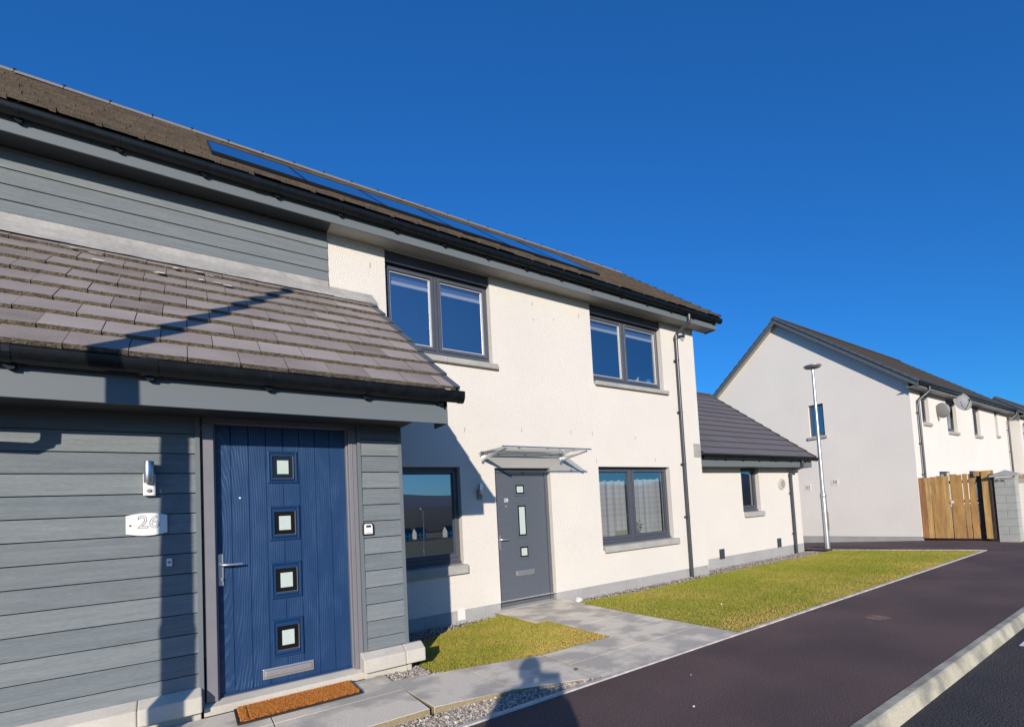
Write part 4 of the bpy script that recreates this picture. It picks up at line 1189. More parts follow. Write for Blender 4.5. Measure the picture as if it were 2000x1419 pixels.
# lead flashing where the porch roof meets the wall
mb = MB()
def fl(x0, x1, z0, z1, za):
    nx_ = max(2, int((x1 - x0) / 0.12))
    r = random.Random(4)
    v = []
    for i in range(nx_ + 1):
        x = x0 + (x1 - x0) * i / nx_
        w_ = r.uniform(-0.003, 0.003)
        v += [(x, -0.020, z1), (x, -0.022 + w_, z0 + 0.03), (x, -0.045, z0), (x, -0.27, za + w_), (x, -0.275, za - 0.012 + w_)]
    f = []
    for i in range(nx_):
        for j in range(4):
            f.append((i * 5 + j, i * 5 + j + 1, (i + 1) * 5 + j + 1, (i + 1) * 5 + j))
    mb.add(v, f)
rz = lambda y: pz0 + (y + 2.35) * TANP
fl(-6.0, 1.384, rz(-0.045) + 0.075, 4.424, rz(-0.27) + 0.060)
fl(1.386, 1.90, rz(-0.045) + 0.070, 4.33, rz(-0.27) + 0.056)
mb.build('flashing', M['lead'], H, smooth=True, autosmooth=50)
# downpipe at the hidden left end of the porch gutter, its bend throws the shadow at the frame edge
mb = MB()
mb.tube([(-1.02, -2.31, 2.50), (-1.02, -2.31, 2.30), (-1.03, -2.30, 2.235), (-1.08, -2.295, 2.20), (-1.70, -2.15, 2.17), (-1.78, -2.02, 2.12), (-1.80, -1.90, 2.02), (-1.80, -1.89, 0.10)], 0.036, 14)
mb.tube([(-1.02, -2.31, 2.35), (-1.02, -2.31, 2.25)], 0.042, 14)
mb.build('downpipe', M['upvc_black'], H, smooth=True, autosmooth=40)

# grey door of the neighbour
mb = MB()
mb.box(3.562, 3.615, 0.085, 0.15, 0.012, 2.11); mb.box(4.50, 4.553, 0.085, 0.15, 0.012, 2.11); mb.box(3.562, 4.553, 0.0855, 0.1495, 2.045, 2.1095)
df2 = mb.build('door_frame', M['door_grey'], H, bevel=0.004)
MB().prism([(0.15, -0.02), (-0.012, -0.02), (-0.012, 0.008), (0.09, 0.026), (0.15, 0.026)], 3.562, 4.553).build('threshold', M['sill'], df2, bevel=0.003)
mb = MB().box(3.618, 4.497, 0.105, 0.148, 0.03, 2.043)
gdoor = mb.build('door', M['door_grey'], H, bevel=0.003, label='plain grey door leaf with three small panes')
for (a, b, c, d) in ((3.925, 4.145, 1.68, 1.885), (3.945, 4.155, 1.03, 1.565), (3.955, 4.165, 0.70, 0.925)):
    mb = MB()
    mb.box(a, b, 0.093, 0.106, c, c + 0.034); mb.box(a, b, 0.093, 0.106, d - 0.034, d)
    mb.box(a, a + 0.034, 0.0932, 0.106, c + 0.034, d - 0.034); mb.box(b - 0.034, b, 0.0932, 0.106, c + 0.034, d - 0.034)
    mb.build('glazing_frame', M['door_grey'], gdoor, bevel=0.005)
    MB().box(a + 0.034, b - 0.034, 0.0985, 0.101, c + 0.034, d - 0.034).build('pane', M['black_glass'], gdoor)
    MB().box(a + 0.055, b - 0.055, 0.0955, 0.0984, c + 0.055, d - 0.055).build('frosted_square', M['frosted'], gdoor)
MB().box(3.895, 4.225, 0.094, 0.1045, 0.455, 0.535).prism([(0.094, 0.525), (0.084, 0.518), (0.084, 0.475), (0.094, 0.468)], 3.91, 4.21).build('letter_plate', M['chrome'], gdoor, bevel=0.003)
mb = MB().box(3.632, 3.662, 0.096, 0.1045, 0.88, 1.10).tube([(3.647, 0.10, 1.03), (3.647, 0.055, 1.03), (3.66, 0.048, 1.03), (3.775, 0.048, 1.028)], [0.009, 0.009, 0.009, 0.007], 10)
mb.build('handle', M['chrome'], gdoor, smooth=True, autosmooth=35)
text_mesh('door_number', '28', 0.075, M['silver_ink'], gdoor, (3.785, 0.1035, 1.62), (1, 0, 0), (0, 0, 1), depth=0.001, bold=0.002)
MB().box(3.765, 3.80, 0.1025, 0.1045, 1.525, 1.532).build('sticker', M['silver_ink'], gdoor)

# glass canopy over the grey door
CY = -0.72
mb = MB()
mb.box(3.33, 4.82, -0.012, 0.0, 2.270, 2.300)
mb.tube([(3.33, -0.03, 2.335), (4.83, -0.03, 2.335)], 0.011, 10)
mb.tube([(3.31, CY, 2.332), (4.85, CY, 2.332)], 0.009, 10)
for x in (3.375, 4.775):
    mb.hexa([(x - 0.005, -0.01, 2.215), (x + 0.005, -0.01, 2.215), (x + 0.005, CY + 0.04, 2.285), (x - 0.005, CY + 0.04, 2.285), (x - 0.005, -0.01, 2.285), (x + 0.005, -0.01, 2.285), (x + 0.005, CY + 0.04, 2.300), (x - 0.005, CY + 0.04, 2.300)])
    mb.tube([(x, -0.02, 2.235), (x, CY + 0.02, 2.300)], 0.016, 10)
    mb.box(x - 0.02, x + 0.02, -0.010, -0.0005, 2.17, 2.35)
for x in (3.60, 4.075, 4.55):
    mb.lathe([(0.001, 2.325), (0.014, 2.325), (0.014, 2.350), (0.001, 2.350)], x, -0.05, 12)
    mb.lathe([(0.001, 2.305), (0.014, 2.305), (0.014, 2.345), (0.001, 2.345)], x, CY + 0.045, 12)
can = mb.build('canopy', M['steel'], H, smooth=True, autosmooth=40)
MB().hexa([(3.30, -0.015, 2.318), (4.86, -0.015, 2.318), (4.86, CY - 0.02, 2.310), (3.30, CY - 0.02, 2.310), (3.30, -0.015, 2.328), (4.86, -0.015, 2.328), (4.86, CY - 0.02, 2.320), (3.30, CY - 0.02, 2.320)]).build('canopy_glass', M['canopy_glass'], can)

# main downpipe
def downpipe(x, ytop, ztop, ywall, zneck, zb, parent, r=0.034, mat=None, side=-1, label=None):
    mb = MB()
    xo = x + 0.10
    mb.tube([(xo, ytop, ztop), (xo, ytop, ztop - 0.13), (xo, ytop + 0.01, ztop - 0.165), (x + 0.02, ywall - 0.03, zneck + 0.06), (x, ywall, zneck), (x, ywall, zneck - 0.08)], r, 14)
    mb.tube([(x, ywall, zneck - 0.02), (x, ywall, zb)], r * 0.97, 14)
    for z in (zneck - 0.04, ztop - 0.12):
        pass
    mb.tube([(x, ywall, zneck + 0.01), (x, ywall, zneck - 0.07)], r * 1.22, 14)
    z = zneck - 0.5
    zs = []
    while z > zb + 0.3:
        mb.box(x - r - 0.030, x + r + 0.030, ywall + 0.01, -0.001 + (ywall + r + 0.012), z - 0.013, z + 0.013)
        mb.tube([(x, ywall, z + 0.014), (x, ywall, z - 0.014)], r * 1.12, 14)
        z -= 1.05
    return mb.build('downpipe', mat or M['pipe_grey'], parent, smooth=True, autosmooth=40, label=label)
downpipe(7.755, -0.365, 5.17, -0.075, 4.80, -0.10, H)
mb = MB(); mb.lathe([(0.055, 0), (0.06, 0.001), (0.06, 0.02), (0.001, 0.022)], 0, 0, 20)
mb.v = [(8.02 + v[0], -0.001 - v[2], 4.83 + v[1]) for v in mb.v]
mb.build('wall_vent', M['sill'], H, smooth=True, autosmooth=40)

# service box and weep slots in the roughcast
MB().box(2.885, 2.995, -0.012, 0.01, -0.02, 0.122).build('service_box', M['white_pl'], H, bevel=0.003)
for x, z in ((1.89, 4.77), (4.38, 4.78), (5.33, 4.76), (4.06, 2.70), (5.02, 2.72), (5.48, 2.72), (6.50, 2.68), (3.11, 2.66), (5.535, 2.24), (7.0, 2.27)):
    MB().box(x - 0.006, x + 0.006, -0.005, 0.002, z - 0.034, z + 0.034).build('weep_vent', M['plug'], H)
for x, z in ((4.39, 4.52), (4.79, 4.60)):
    MB().box(x - 0.008, x + 0.008, -0.006, 0.002, z - 0.008, z + 0.008).build('wall_plug', M['plug'], H)

# ---- low end wing
WX = 12.78
mb = MB()
wall_y(mb, 8.375, WX, 0.172, 2.30, YW, [EW], 0.105)
mb.add([(WX, YW, -0.1), (WX, 6.0, -0.1), (WX, 6.0, 2.3), (WX, 3.2, 4.45), (WX, YW, 2.3)], [(0, 1, 2, 3, 4)])
mb.build('wall', M['render'], H, label='white roughcast wall of the low end wing')
mb = MB()
x = 8.38
while x < WX - 0.02:
    e = min(x + 0.44, WX)
    mb.box(x + 0.001, e - 0.001, YW + 0.006, YW + 0.09, -0.22, 0.1705)
    x = e
mb.box(WX - 0.09, WX - 0.002, YW + 0.09, 6.0, -0.22, 0.1705)
mb.build('plinth', M['plinth'], H, bevel=0.002, bseg=1)
w = window(H, EW[0], EW[1], 1.135, 2.18, YW + 0.10, fw=0.06)
sill_piece(w, 10.21, 11.0, 1.0, 1.13, YW - 0.06, YW + 0.10, split=False)
ez0 = 2.41
EY = YW - 0.40
RY = 3.2
VXE = 12.98
mb = MB()
tile_roof(mb, 8.38, VXE, EY, ez0, PITCH, RY, seed=5, thick=0.030, jitter=0.002, chips=False)
mb.add([(8.38, EY + .02, ez0 - 0.01), (VXE - .02, EY + .02, ez0 - 0.01), (VXE - .02, RY, ez0 - 0.01 + (RY - EY - .02) * TANP), (8.38, RY, ez0 - 0.01 + (RY - EY - .02) * TANP)], [(0, 1, 2, 3)], 1)
mb.add([(8.38, RY, ez0 + 0.03 + (RY - EY) * TANP), (VXE, RY, ez0 + 0.03 + (RY - EY) * TANP), (VXE, 6.4, ez0), (8.38, 6.4, ez0)], [(0, 1, 2, 3)], 0)
eroof = mb.build('roof', [M['tile_ext'], M['tile_ext_edge']], H, label='dark tiled roof of the low end wing')
mb = MB(); verge_caps(mb, lambda y: VXE, EY, ez0, PITCH, RY)
mb.build('verge_trim', M['tile_ext_edge'], eroof)
mb = MB(); x = 8.38
zr = ez0 + (RY - EY) * TANP
while x < VXE:
    e = min(x + 0.45, VXE + 0.02)
    mb.prism([(RY - .14, zr - 0.05), (RY - .06, zr + 0.03), (RY, zr + 0.05), (RY + .06, zr + 0.03), (RY + .14, zr - 0.05)], x, e - 0.004); x += 0.45
mb.build('ridge_tiles', M['tile_ext_edge'], eroof)
MB().box(8.38, 12.95, EY + 0.095, EY + 0.1135, 2.165, 2.40).box(12.93, 12.95, EY + 0.1135, YW, 2.165, 2.40).build('fascia', M['fascia'], H, bevel=0.002, bseg=1, label='grey fascia of the low end wing')
MB().prism([(EY + 0.114, 2.18), (YW - 0.001, 2.18), (YW - 0.001, 2.195), (EY + 0.114, 2.195)], 8.38, 12.93).build('soffit', M['soffit'], H)
MB().prism([(EY + .115, 2.38), (EY + .115, 2.52), (RY, 4.86), (RY, 4.72)], 12.93, 12.95).build('bargeboard', M['fascia'], H)
gutter(8.385, 13.10, EY + 0.094, 2.41, H, M['upvc_black'], joints=(8.85, 11.0), brackets=[9.2, 9.85, 10.5, 11.2, 11.9, 12.6], label='black gutter of the low end wing')
downpipe(12.27, EY + 0.035, 2.33, YW - 0.075, 2.02, -0.14, H, label='grey downpipe at the corner of the low end wing')
MB().box(8.15, 8.374, -0.008, -0.0005, 2.35, 2.63).build('flashing', M['lead'], H, label='lead patch on the corner beside the low roof')
for x, z in ((9.26, 0.24), (11.60, 0.285)):
    mb = MB(); mb.box(x - 0.088, x + 0.088, YW - 0.012, YW, z - 0.11, z + 0.11)
    for k in range(9):
        mb.prism([(YW - 0.012, z - 0.100 + k * 0.0225), (YW - 0.019, z - 0.100 + k * 0.0225), (YW - 0.012, z - 0.085 + k * 0.0225)], x - 0.078, x + 0.078)
    mb.build('air_brick', M['pipe_grey'], H)
mb = MB(); mb.lathe([(0.17, 0), (0.172, 0.012), (0.160, 0.028), (0.001, 0.030)], 0, 0, 32)
mb.v = [(11.90 + v[0] * 1.0, YW - 0.001 - v[2], 1.765 + v[1] * 0.9) for v in mb.v]
dsc = mb.build('round_vent', M['cream_stone'], H, smooth=True, autosmooth=35)
mb = MB(); mb.lathe([(0.10, 0), (0.10, 0.006), (0.001, 0.008)], 0, 0, 28)
mb.v = [(11.94 + v[0] * 0.85, YW - 0.031 - v[2], 1.765 + v[1]) for v in mb.v]
mb.build('vent_cover', M['soffit'], dsc)

# ------------------------------------------------------------------ things standing inside the windows
def curtain(x0, x1, z0, z1, y, label, seed):
    r = random.Random(seed)
    k = 90
    v = []
    ph = r.uniform(0, 6)
    for i in range(k + 1):
        u = i / k
        x = x0 + (x1 - x0) * u
        yy = y + 0.030 * math.sin(u * 22 * (x1 - x0) / 0.6 + ph) + 0.012 * math.sin(u * 51 + ph)
        zt = z1 - 0.035 * abs(math.sin(u * 11 * (x1 - x0) / 0.6 + ph))
        v += [(x, yy, z0), (x + 0.01 * math.sin(u * 9), yy, (z0 + z1) / 2), (x, yy * 0.97 + y * 0.03, zt)]
    f = []
    for i in range(k):
        for j in range(2):
            f.append((i * 3 + j, (i + 1) * 3 + j, (i + 1) * 3 + j + 1, i * 3 + j + 1))
    o = MB().add(v, f).build('curtain', M['curtain'], None, smooth=True)
    tag(o, label, 'curtain')
curtain(5.60, 6.37, 0.86, 1.93, 0.24, 'pale checked net curtain in the left pane of the ground floor double window', 1)
curtain(6.53, 7.14, 0.86, 1.95, 0.24, 'pale checked net curtain in the right pane of the ground floor double window', 2)
curtain(7.17, 7.36, 0.86, 1.95, 0.26, 'narrow bunched net curtain at the right edge of the ground floor double window', 3)
def blind(x0, x1, z0, z1, y, label, bar=0.05):
    o = MB().box(x0, x1, y, y + 0.004, z0 + bar, z1).build('roller_blind', M['blind'], None)
    tag(o, label, 'blind')
    MB().box(x0, x1, y - 0.012, y + 0.010, z0, z0 + bar).build('bottom_bar', M['paper'], o)
blind(2.16, 2.76, 4.66, 4.88, 0.18, 'roller blind with white bottom bar, left pane of upper window over the porch')
blind(2.85, 3.56, 4.66, 4.88, 0.18, 'roller blind with white bottom bar, right pane of upper window over the porch')
blind(5.66, 6.40, 4.66, 4.88, 0.18, 'roller blind with white bottom bar, left pane of upper window by the drainpipe')
blind(6.49, 7.32, 4.66, 4.88, 0.18, 'roller blind with white bottom bar, right pane of upper window by the drainpipe')
MB_inner = MB()
# inner window boards (part of the house)
for a, b, z in ((5.56, 7.39, 0.86), (1.75, 3.01, 0.84), (5.58, 7.38, 3.755)):
    MB_inner.box(a, b, 0.172, 0.42, z - 0.03, z - 0.002)
MB_inner.build('window_board', M['white_pl'], H)
o = MB().box(6.06, 6.34, 0.19, 0.26, 0.872, 0.985).build('box', M['cardboard'], None, bevel=0.003); tag(o, 'cream cardboard box on the sill behind the ground floor double window', 'box')
o = MB().box(5.68, 5.84, 0.19, 0.26, 0.872, 0.945).build('tub', M['white_pl'], None, bevel=0.006); tag(o, 'small white tub in the left corner of the ground floor double window', 'tub')
o = MB().hexa([(6.98, 0.2, 0.87), (7.02, 0.2, 0.87), (7.02, 0.24, 0.87), (6.98, 0.24, 0.87), (7.07, 0.2, 1.05), (7.11, 0.2, 1.05), (7.11, 0.24, 1.05), (7.07, 0.24, 1.05)]).build('book', M['paper'], None); tag(o, 'white book leaning on the sill of the ground floor double window', 'book')
pt = thing('potted_plant', 'small green potted plant behind the right pane of the ground floor double window', 'plant', (6.62, 0.22, 0.87))
MB().lathe([(0.03, 0.87), (0.042, 0.95), (0.001, 0.95)], 6.62, 0.22, 16).build('pot', M['dish'], pt)
mb = MB(); r = random.Random(5)
for k in range(46):
    a = r.uniform(0, 6.28); t_ = r.uniform(0.02, 0.11); zc = r.uniform(0.95, 1.14)
    c = Vector((6.62 + math.cos(a) * t_, 0.22 + math.sin(a) * t_ * 0.5, zc)); d = Vector((r.uniform(-1, 1), r.uniform(-1, 1), r.uniform(-0.4, 1))).normalized() * 0.028; e = d.orthogonal().normalized() * 0.013
    mb.add([c - d, c + e, c + d, c - e], [(0, 1, 2, 3)])
mb.build('leaves', M['leafy'], pt)
o = MB().box(1.92, 2.20, 0.19, 0.26, 0.842, 0.90).build('remote', M['white_pl'], None, bevel=0.006); tag(o, 'long white box lying inside the window beside the porch', 'box')
o = MB().add([(6.72, 0.20, 3.757), (6.90, 0.20, 3.757), (6.90, 0.22, 3.757), (6.72, 0.22, 3.757), (6.90, 0.2, 3.93), (6.90, 0.22, 3.93)], [(0, 1, 4), (3, 5, 2), (0, 3, 2, 1), (1, 2, 5, 4), (0, 4, 5, 3)]).build('card', M['paper'], None); tag(o, 'white triangular card on the sill of the upper window by the drainpipe', 'card')
o = MB().ball((7.20, 0.24, 3.84), (0.075, 0.06, 0.085), 18).build('ball', M['blue_pl'], None, smooth=True); tag(o, 'blue ball on the sill of the upper window by the drainpipe', 'ball')

# door mat
mt = thing('door_mat', 'orange brown coir mat on black rubber before the blue door', 'door mat', (0.66, -2.10, 0.05))
zz = 0.053
mb = MB(); mb.box(0.238, 1.065, -2.315, -1.925, zz, zz + 0.012)
mb.build('rubber_base', M['rubber'], mt, bevel=0.004)
r = np.random.default_rng(3)
mb = MB(); mb.box(0.262, 1.040, -2.292, -1.945, zz + 0.012, zz + 0.020)
coir = mb.build('coir_pile', M['coir'], mt)
n_ = 26000
x = r.uniform(0.259, 1.043, n_); y = r.uniform(-2.295, -1.942, n_)
rid = ((np.abs(x - 0.310) < 0.007) & (y < -1.985)) | ((np.abs(y + 1.985) < 0.006) & (x > 0.31) & (x < 1.0))
h = r.uniform(0.010, 0.017, n_) * np.where(rid, 0.3, 1)
a = r.uniform(0, 6.28, n_); w_ = 0.0016
lx, ly = r.normal(0, 0.005, n_), r.normal(0, 0.005, n_)
z0 = np.full(n_, zz + 0.018)
p0 = np.stack([x - np.cos(a) * w_, y - np.sin(a) * w_, z0], 1); p1 = np.stack([x + np.cos(a) * w_, y + np.sin(a) * w_, z0], 1); p2 = np.stack([x + lx, y + ly, z0 + h], 1)
V = np.stack([p0, p1, p2], 1).reshape(-1, 3)
cl = np.array([0.68, 0.27, 0.055]) * r.uniform(0.45, 1.25, (n_, 1)) * np.where(rid, 0.35, 1)[:, None]
o = mesh_from_arrays('coir_fibres', V, 3, M['grass'], np.repeat(np.concatenate([cl, np.ones((n_, 1))], 1), 3, 0), kind=None)
o.data.materials.clear()
m = M['gravel']; o.data.materials.append(m)
o.parent = coir

# ------------------------------------------------------------------ street lamps
def lamp(x, y, z, hgt, label, plain=False):
    L = thing('street_lamp', label, 'street lamp', (x, y, z), 'street lamps along the footway')
    k = 1.4 if hgt < 6 else 1.7
    MB().lathe([(0.001, z - 0.1), (0.072 + .014 * plain, z - 0.1), (0.072 + .014 * plain, z + k), (0.070 + .014 * plain, z + k + 0.02), (0.001, z + k + 0.02)], x, y, 24).build('base_tube', M['galv'], L, smooth=True, autosmooth=40)
    MB().lathe([(0.074 + .014 * plain, z + k - 0.03), (0.080 + .010 * plain, z + k - 0.01), (0.080 + .010 * plain, z + k + 0.05), (0.055 + .022 * plain, z + k + 0.11), (0.001, z + k + 0.11)], x, y, 24).build('collar', M['galv'], L, smooth=True, autosmooth=40)
    MB().lathe([(0.056 + 0.026 * plain, z + k + 0.02), (0.053 + 0.027 * plain, z + k + 0.5), (0.034 + 0.018 * plain, z + hgt - 0.08), (0.001, z + hgt - 0.08)], x, y, 20).build('pole', M['galv'], L, smooth=True, autosmooth=40)
    if plain:
        MB().lathe([(0.001, z + hgt - 0.082), (0.056, z + hgt - 0.082), (0.056, z + hgt - 0.03), (0.001, z + hgt)], x, y, 20).build('pole_cap', M['galv'], L, smooth=True, autosmooth=40)
        return
    hd = MB().lathe([(0.001, z + hgt - 0.10), (0.05, z + hgt - 0.10), (0.07, z + hgt - 0.06), (0.20, z + hgt - 0.045), (0.235, z + hgt - 0.02), (0.23, z + hgt), (0.12, z + hgt + 0.035), (0.001, z + hgt + 0.04)], x, y, 32).build('lamp_head', M['galv'], L, smooth=True, autosmooth=50)
    MB().lathe([(0.075, z + hgt - 0.064), (0.195, z + hgt - 0.048), (0.195, z + hgt - 0.052), (0.075, z + hgt - 0.068)], x, y, 32).build('lens', M['dish'], hd)
    MB().box(x - 0.045, x + 0.045, y - 0.078, y - 0.068, z + 0.5, z + 1.0).build('access_door', M['galv'], L)
lamp(13.20, -0.10, -0.02, 4.92, 'galvanised street lamp with disc head at the far corner of the lawn')
lamp(-1.305, -3.75, 0.0, 5.46, 'plain galvanised pole without a lamp head on the footway left of the photographer', plain=True)
lamp(15.4, -35, -2.75, 5.0, 'galvanised street lamp across the road')

# ------------------------------------------------------------------ houses of the far row
def far_house(name_label, bx, xe, yf, zb, z_eave, ridge_dy, pitch, wins, dishes=(), gable_win=None, pipe=None, endpipe=None, ground=(), deep=9.0):
    F = thing('house', name_label, 'house', (bx, yf, zb), None)
    tp = math.tan(pitch)
    ye = yf - 0.38
    zt = z_eave
    yr = yf + ridge_dy
    zr = zt + (yr - ye) * tp
    yb = yr + (yr - yf)
    mb = MB()
    holes = [(a, b, c, d) for a, b, c, d in wins]
    wall_y(mb, bx, xe, zb + 0.12, zt - 0.15, yf, holes, 0.13)
    # gable facing the camera, with its window opening
    gpts = [(yf, zb + 0.12), (yf, zt - 0.15), (yf, zt + 0.10), (yr, zr - 0.14), (yb, zt + 0.10), (yb, zb + 0.12)]
    if gable_win:
        a, b, c, d = gable_win                      # y0,y1,z0,z1
        cc_ = [yf, a, b, yb]
        def ztop(y):
            return zt + 0.10 + (y - yf) * tp if y <= yr else zt + 0.10 + (yb - y) * tp
        mb.add([(bx, yf, zb + .12), (bx, a, zb + .12), (bx, a, ztop(a)), (bx, yf, ztop(yf))], [(0, 1, 2, 3)])
        mb.add([(bx, a, zb + .12), (bx, b, zb + .12), (bx, b, c), (bx, a, c)], [(0, 1, 2, 3)])
        mb.add([(bx, a, d), (bx, b, d), (bx, b, ztop(b)), (bx, a, ztop(a))], [(0, 1, 2, 3)])
        mb.add([(bx, b, zb + .12), (bx, yb, zb + .12), (bx, yb, ztop(yb)), (bx, yr, zr - 0.16 + 0.0), (bx, b, ztop(b))], [(0, 1, 2, 3, 4)])
        for q in ([(bx, a, c), (bx + .12, a, c), (bx + .12, a, d), (bx, a, d)], [(bx, b, c), (bx, b, d), (bx + .12, b, d), (bx + .12, b, c)], [(bx, a, d), (bx + .12, a, d), (bx + .12, b, d), (bx, b, d)], [(bx, a, c), (bx, b, c), (bx + .12, b, c), (bx + .12, a, c)]):
            mb.add(q, [(0, 1, 2, 3)])
    else:
        mb.add([(bx, y, z) for y, z in gpts], [tuple(range(len(gpts)))])
    mb.add([(xe, y, z) for y, z in gpts], [tuple(range(len(gpts)))])
    mb.add([(bx, yb, zb), (xe, yb, zb), (xe, yb, zt + .1), (bx, yb, zt + .1)], [(0, 1, 2, 3)])
    mb.build('wall', M['render_far'], F)
    mb = MB(); mb.box(bx + 0.012, xe - 0.012, yf + 0.012, yb - 0.012, zb - 0.7, zb + 0.1185)
    y = yf + 0.012
    mb.build('plinth', M['plinth'], F)
    MB().box(bx + 0.16, xe - 0.16, yf + 0.22, yf + 0.24, zb + 0.2, zt - 0.2).build('interior', M['room'], F)
    # roof
    mb = MB()
    tile_roof(mb, bx - 0.26, xe + 0.2, ye, zt, pitch, yr, seed=17, thick=0.03, jitter=0.004, chips=False)
    mb.hexa([(bx - .25, ye, zt - .03), (xe + .2, ye, zt - .03), (xe + .2, yr, zr - .03), (bx - .25, yr, zr - .03), (bx - .25, ye, zt), (xe + .2, ye, zt), (xe + .2, yr, zr), (bx - .25, yr, zr)], mi=1)
    # rear slope in courses as well: its verge shows against the sky
    L_ = (yb + 0.38 - yr)
    nc_ = int(L_ / (0.31 * math.cos(pitch))) + 1
    for c_ in range(nc_):
        s0 = c_ * 0.31; s1 = s0 + 0.31
        cp_, sp_ = math.cos(pitch), math.sin(pitch)
        yA, zA = yr + s0 * cp_, zr - s0 * sp_; yB, zB = yr + s1 * cp_, zr - s1 * sp_
        mb.hexa([(bx - .26, yA, zA - .02), (xe + .2, yA, zA - .02), (xe + .2, yB, zB), (bx - .26, yB, zB), (bx - .26, yA, zA + .012), (xe + .2, yA, zA + .012), (xe + .2, yB + .01, zB + .04), (bx - .26, yB + .01, zB + .04)], mats=[1, 0, 1, 1, 1, 1])
    rf = mb.build('roof', [M['tile_ext'], M['tile_ext_edge']], F)
    mb = MB()
    x = bx - 0.27
    while x < xe:
        e = min(x + 0.45, xe + 0.22)
        mb.prism([(yr - .14, zr - 0.04), (yr - .07, zr + 0.045), (yr, zr + 0.065), (yr + .07, zr + 0.045), (yr + .14, zr - 0.04)], x, e - 0.006); x += 0.45
    mb.build('ridge_tiles', M['tile_ext_edge'], rf)
    mb = MB()
    verge_caps(mb, lambda y: bx - 0.26, ye, zt, pitch, yr, side=-1)
    mb.prism([(ye + 0.02, zt - 0.20), (ye + 0.02, zt - 0.03), (yr, zr - 0.03), (yb + 0.36, zt - 0.03), (yb + 0.36, zt - 0.20), (yr, zr - 0.21)], bx - 0.262, bx - 0.245)
    mb.build('bargeboard', M['verge'], F)
    mb = MB()
    mb.prism([(yf + 0.0, zt + 0.095), (yf + 0.0, zt + 0.107), (yr, zr - 0.135), (yb, zt + 0.107), (yb, zt + 0.095), (yr, zr - 0.150)], bx - 0.244, bx - 0.001)
    mb.prism([(ye + 0.10, zt - 0.145), (yf - 0.001, zt - 0.145), (yf - 0.001, zt - 0.13), (ye + 0.10, zt - 0.13)], bx - 0.244, xe + 0.1)
    mb.build('soffit', M['soffit'], F)
    MB().box(bx - 0.244, xe + 0.18, ye + 0.08, ye + 0.0995, zt - 0.17, zt - 0.01).build('fascia', M['fascia'], F)
    gutter(bx - 0.26, xe + 0.1, ye + 0.079, zt + 0.0, F, M['upvc_black'], brackets=[bx + 0.7 * k for k in range(int((xe - bx) / 0.7))])
    for i_, (a, b, c, d) in enumerate(wins):
        if d - c < 0.05:
            continue
        d2 = min(d, zt - 0.16)
        if d > zt - 0.3:
            MB().box(a + .002, b - .002, yf + 0.05, yf + 0.09, d2 - 0.18, d2).build('lintel_panel', M['frame'], F)
            d2 -= 0.18
        w = window(F, a, b, c + 0.03, d2, yf + 0.11, mull=(a + b) / 2 if b - a > 1.2 else None, fw=0.05)
        sill_piece(w, a + 0.02, b + 0.08, c - 0.09, c + 0.03, yf - 0.06, yf + 0.11, split=False)
    if gable_win:
        a, b, c, d = gable_win
        mb = MB(); X = bx + 0.08
        for (q0, q1, r0, r1) in ((a, b, c, c + 0.08), (a, b, d - 0.07, d), (a, a + 0.07, c, d), (b - 0.07, b, c, d), ((a + b) / 2 - 0.04, (a + b) / 2 + 0.04, c, d)):
            mb.box(X - random.uniform(0.0, 0.004), X + 0.05, q0, q1, r0, r1)
        w = mb.build('window', M['frame'], F)
        MB().add([(X + .025, a, c), (X + .025, b, c), (X + .025, b, d), (X + .025, a, d)], [(0, 1, 2, 3)]).build('pane', M['glass'], w)
        MB().prism_y([(bx - 0.06, c - 0.11), (bx + 0.1, c - 0.11), (bx + 0.1, c), (bx - 0.06, c - 0.015)], a - 0.08, b + 0.08).build('sill', M['sill'], w, bevel=0.006)
    return F, zt

FX, FY, FZ = 18.045, -0.74, -0.2
F1, zt1 = far_house('long white house with a plain gable end facing the lawn and two satellite dishes', FX, 29.75, FY, FZ, 4.79, 4.30, math.radians(37.2),
    [(18.98, 19.66, 3.60, 4.66), (21.42, 22.52, 3.42, 4.66), (24.55, 25.45, 3.42, 4.66), (27.72, 28.15, 3.55, 4.66), (20.1, 21.2, 0.9, 1.98), (23.4, 25.4, 0.9, 2.0)], gable_win=(2.06, 2.62, 3.58, 4.74))
def pipe_far(x, yf, ye, zt, zb, P):
    mb = MB()
    mb.tube([(x + 0.22, ye + 0.02, zt - 0.08), (x + 0.22, ye + 0.02, zt - 0.22), (x + 0.02, yf - 0.09, zt - 0.50), (x, yf - 0.08, zt - 0.56), (x, yf - 0.08, zb)], 0.038, 12)
    z = zt - 0.9
    while z > zb + 0.3:
        mb.box(x - 0.07, x + 0.07, yf - 0.06, yf - 0.001, z - 0.014, z + 0.014); z -= 1.0
    mb.build('downpipe', M['pipe_grey'], P, smooth=True, autosmooth=40)
pipe_far(18.50, FY, FY - 0.38, zt1, FZ, F1)
pipe_far(29.60, FY, FY - 0.38, zt1, FZ, F1)
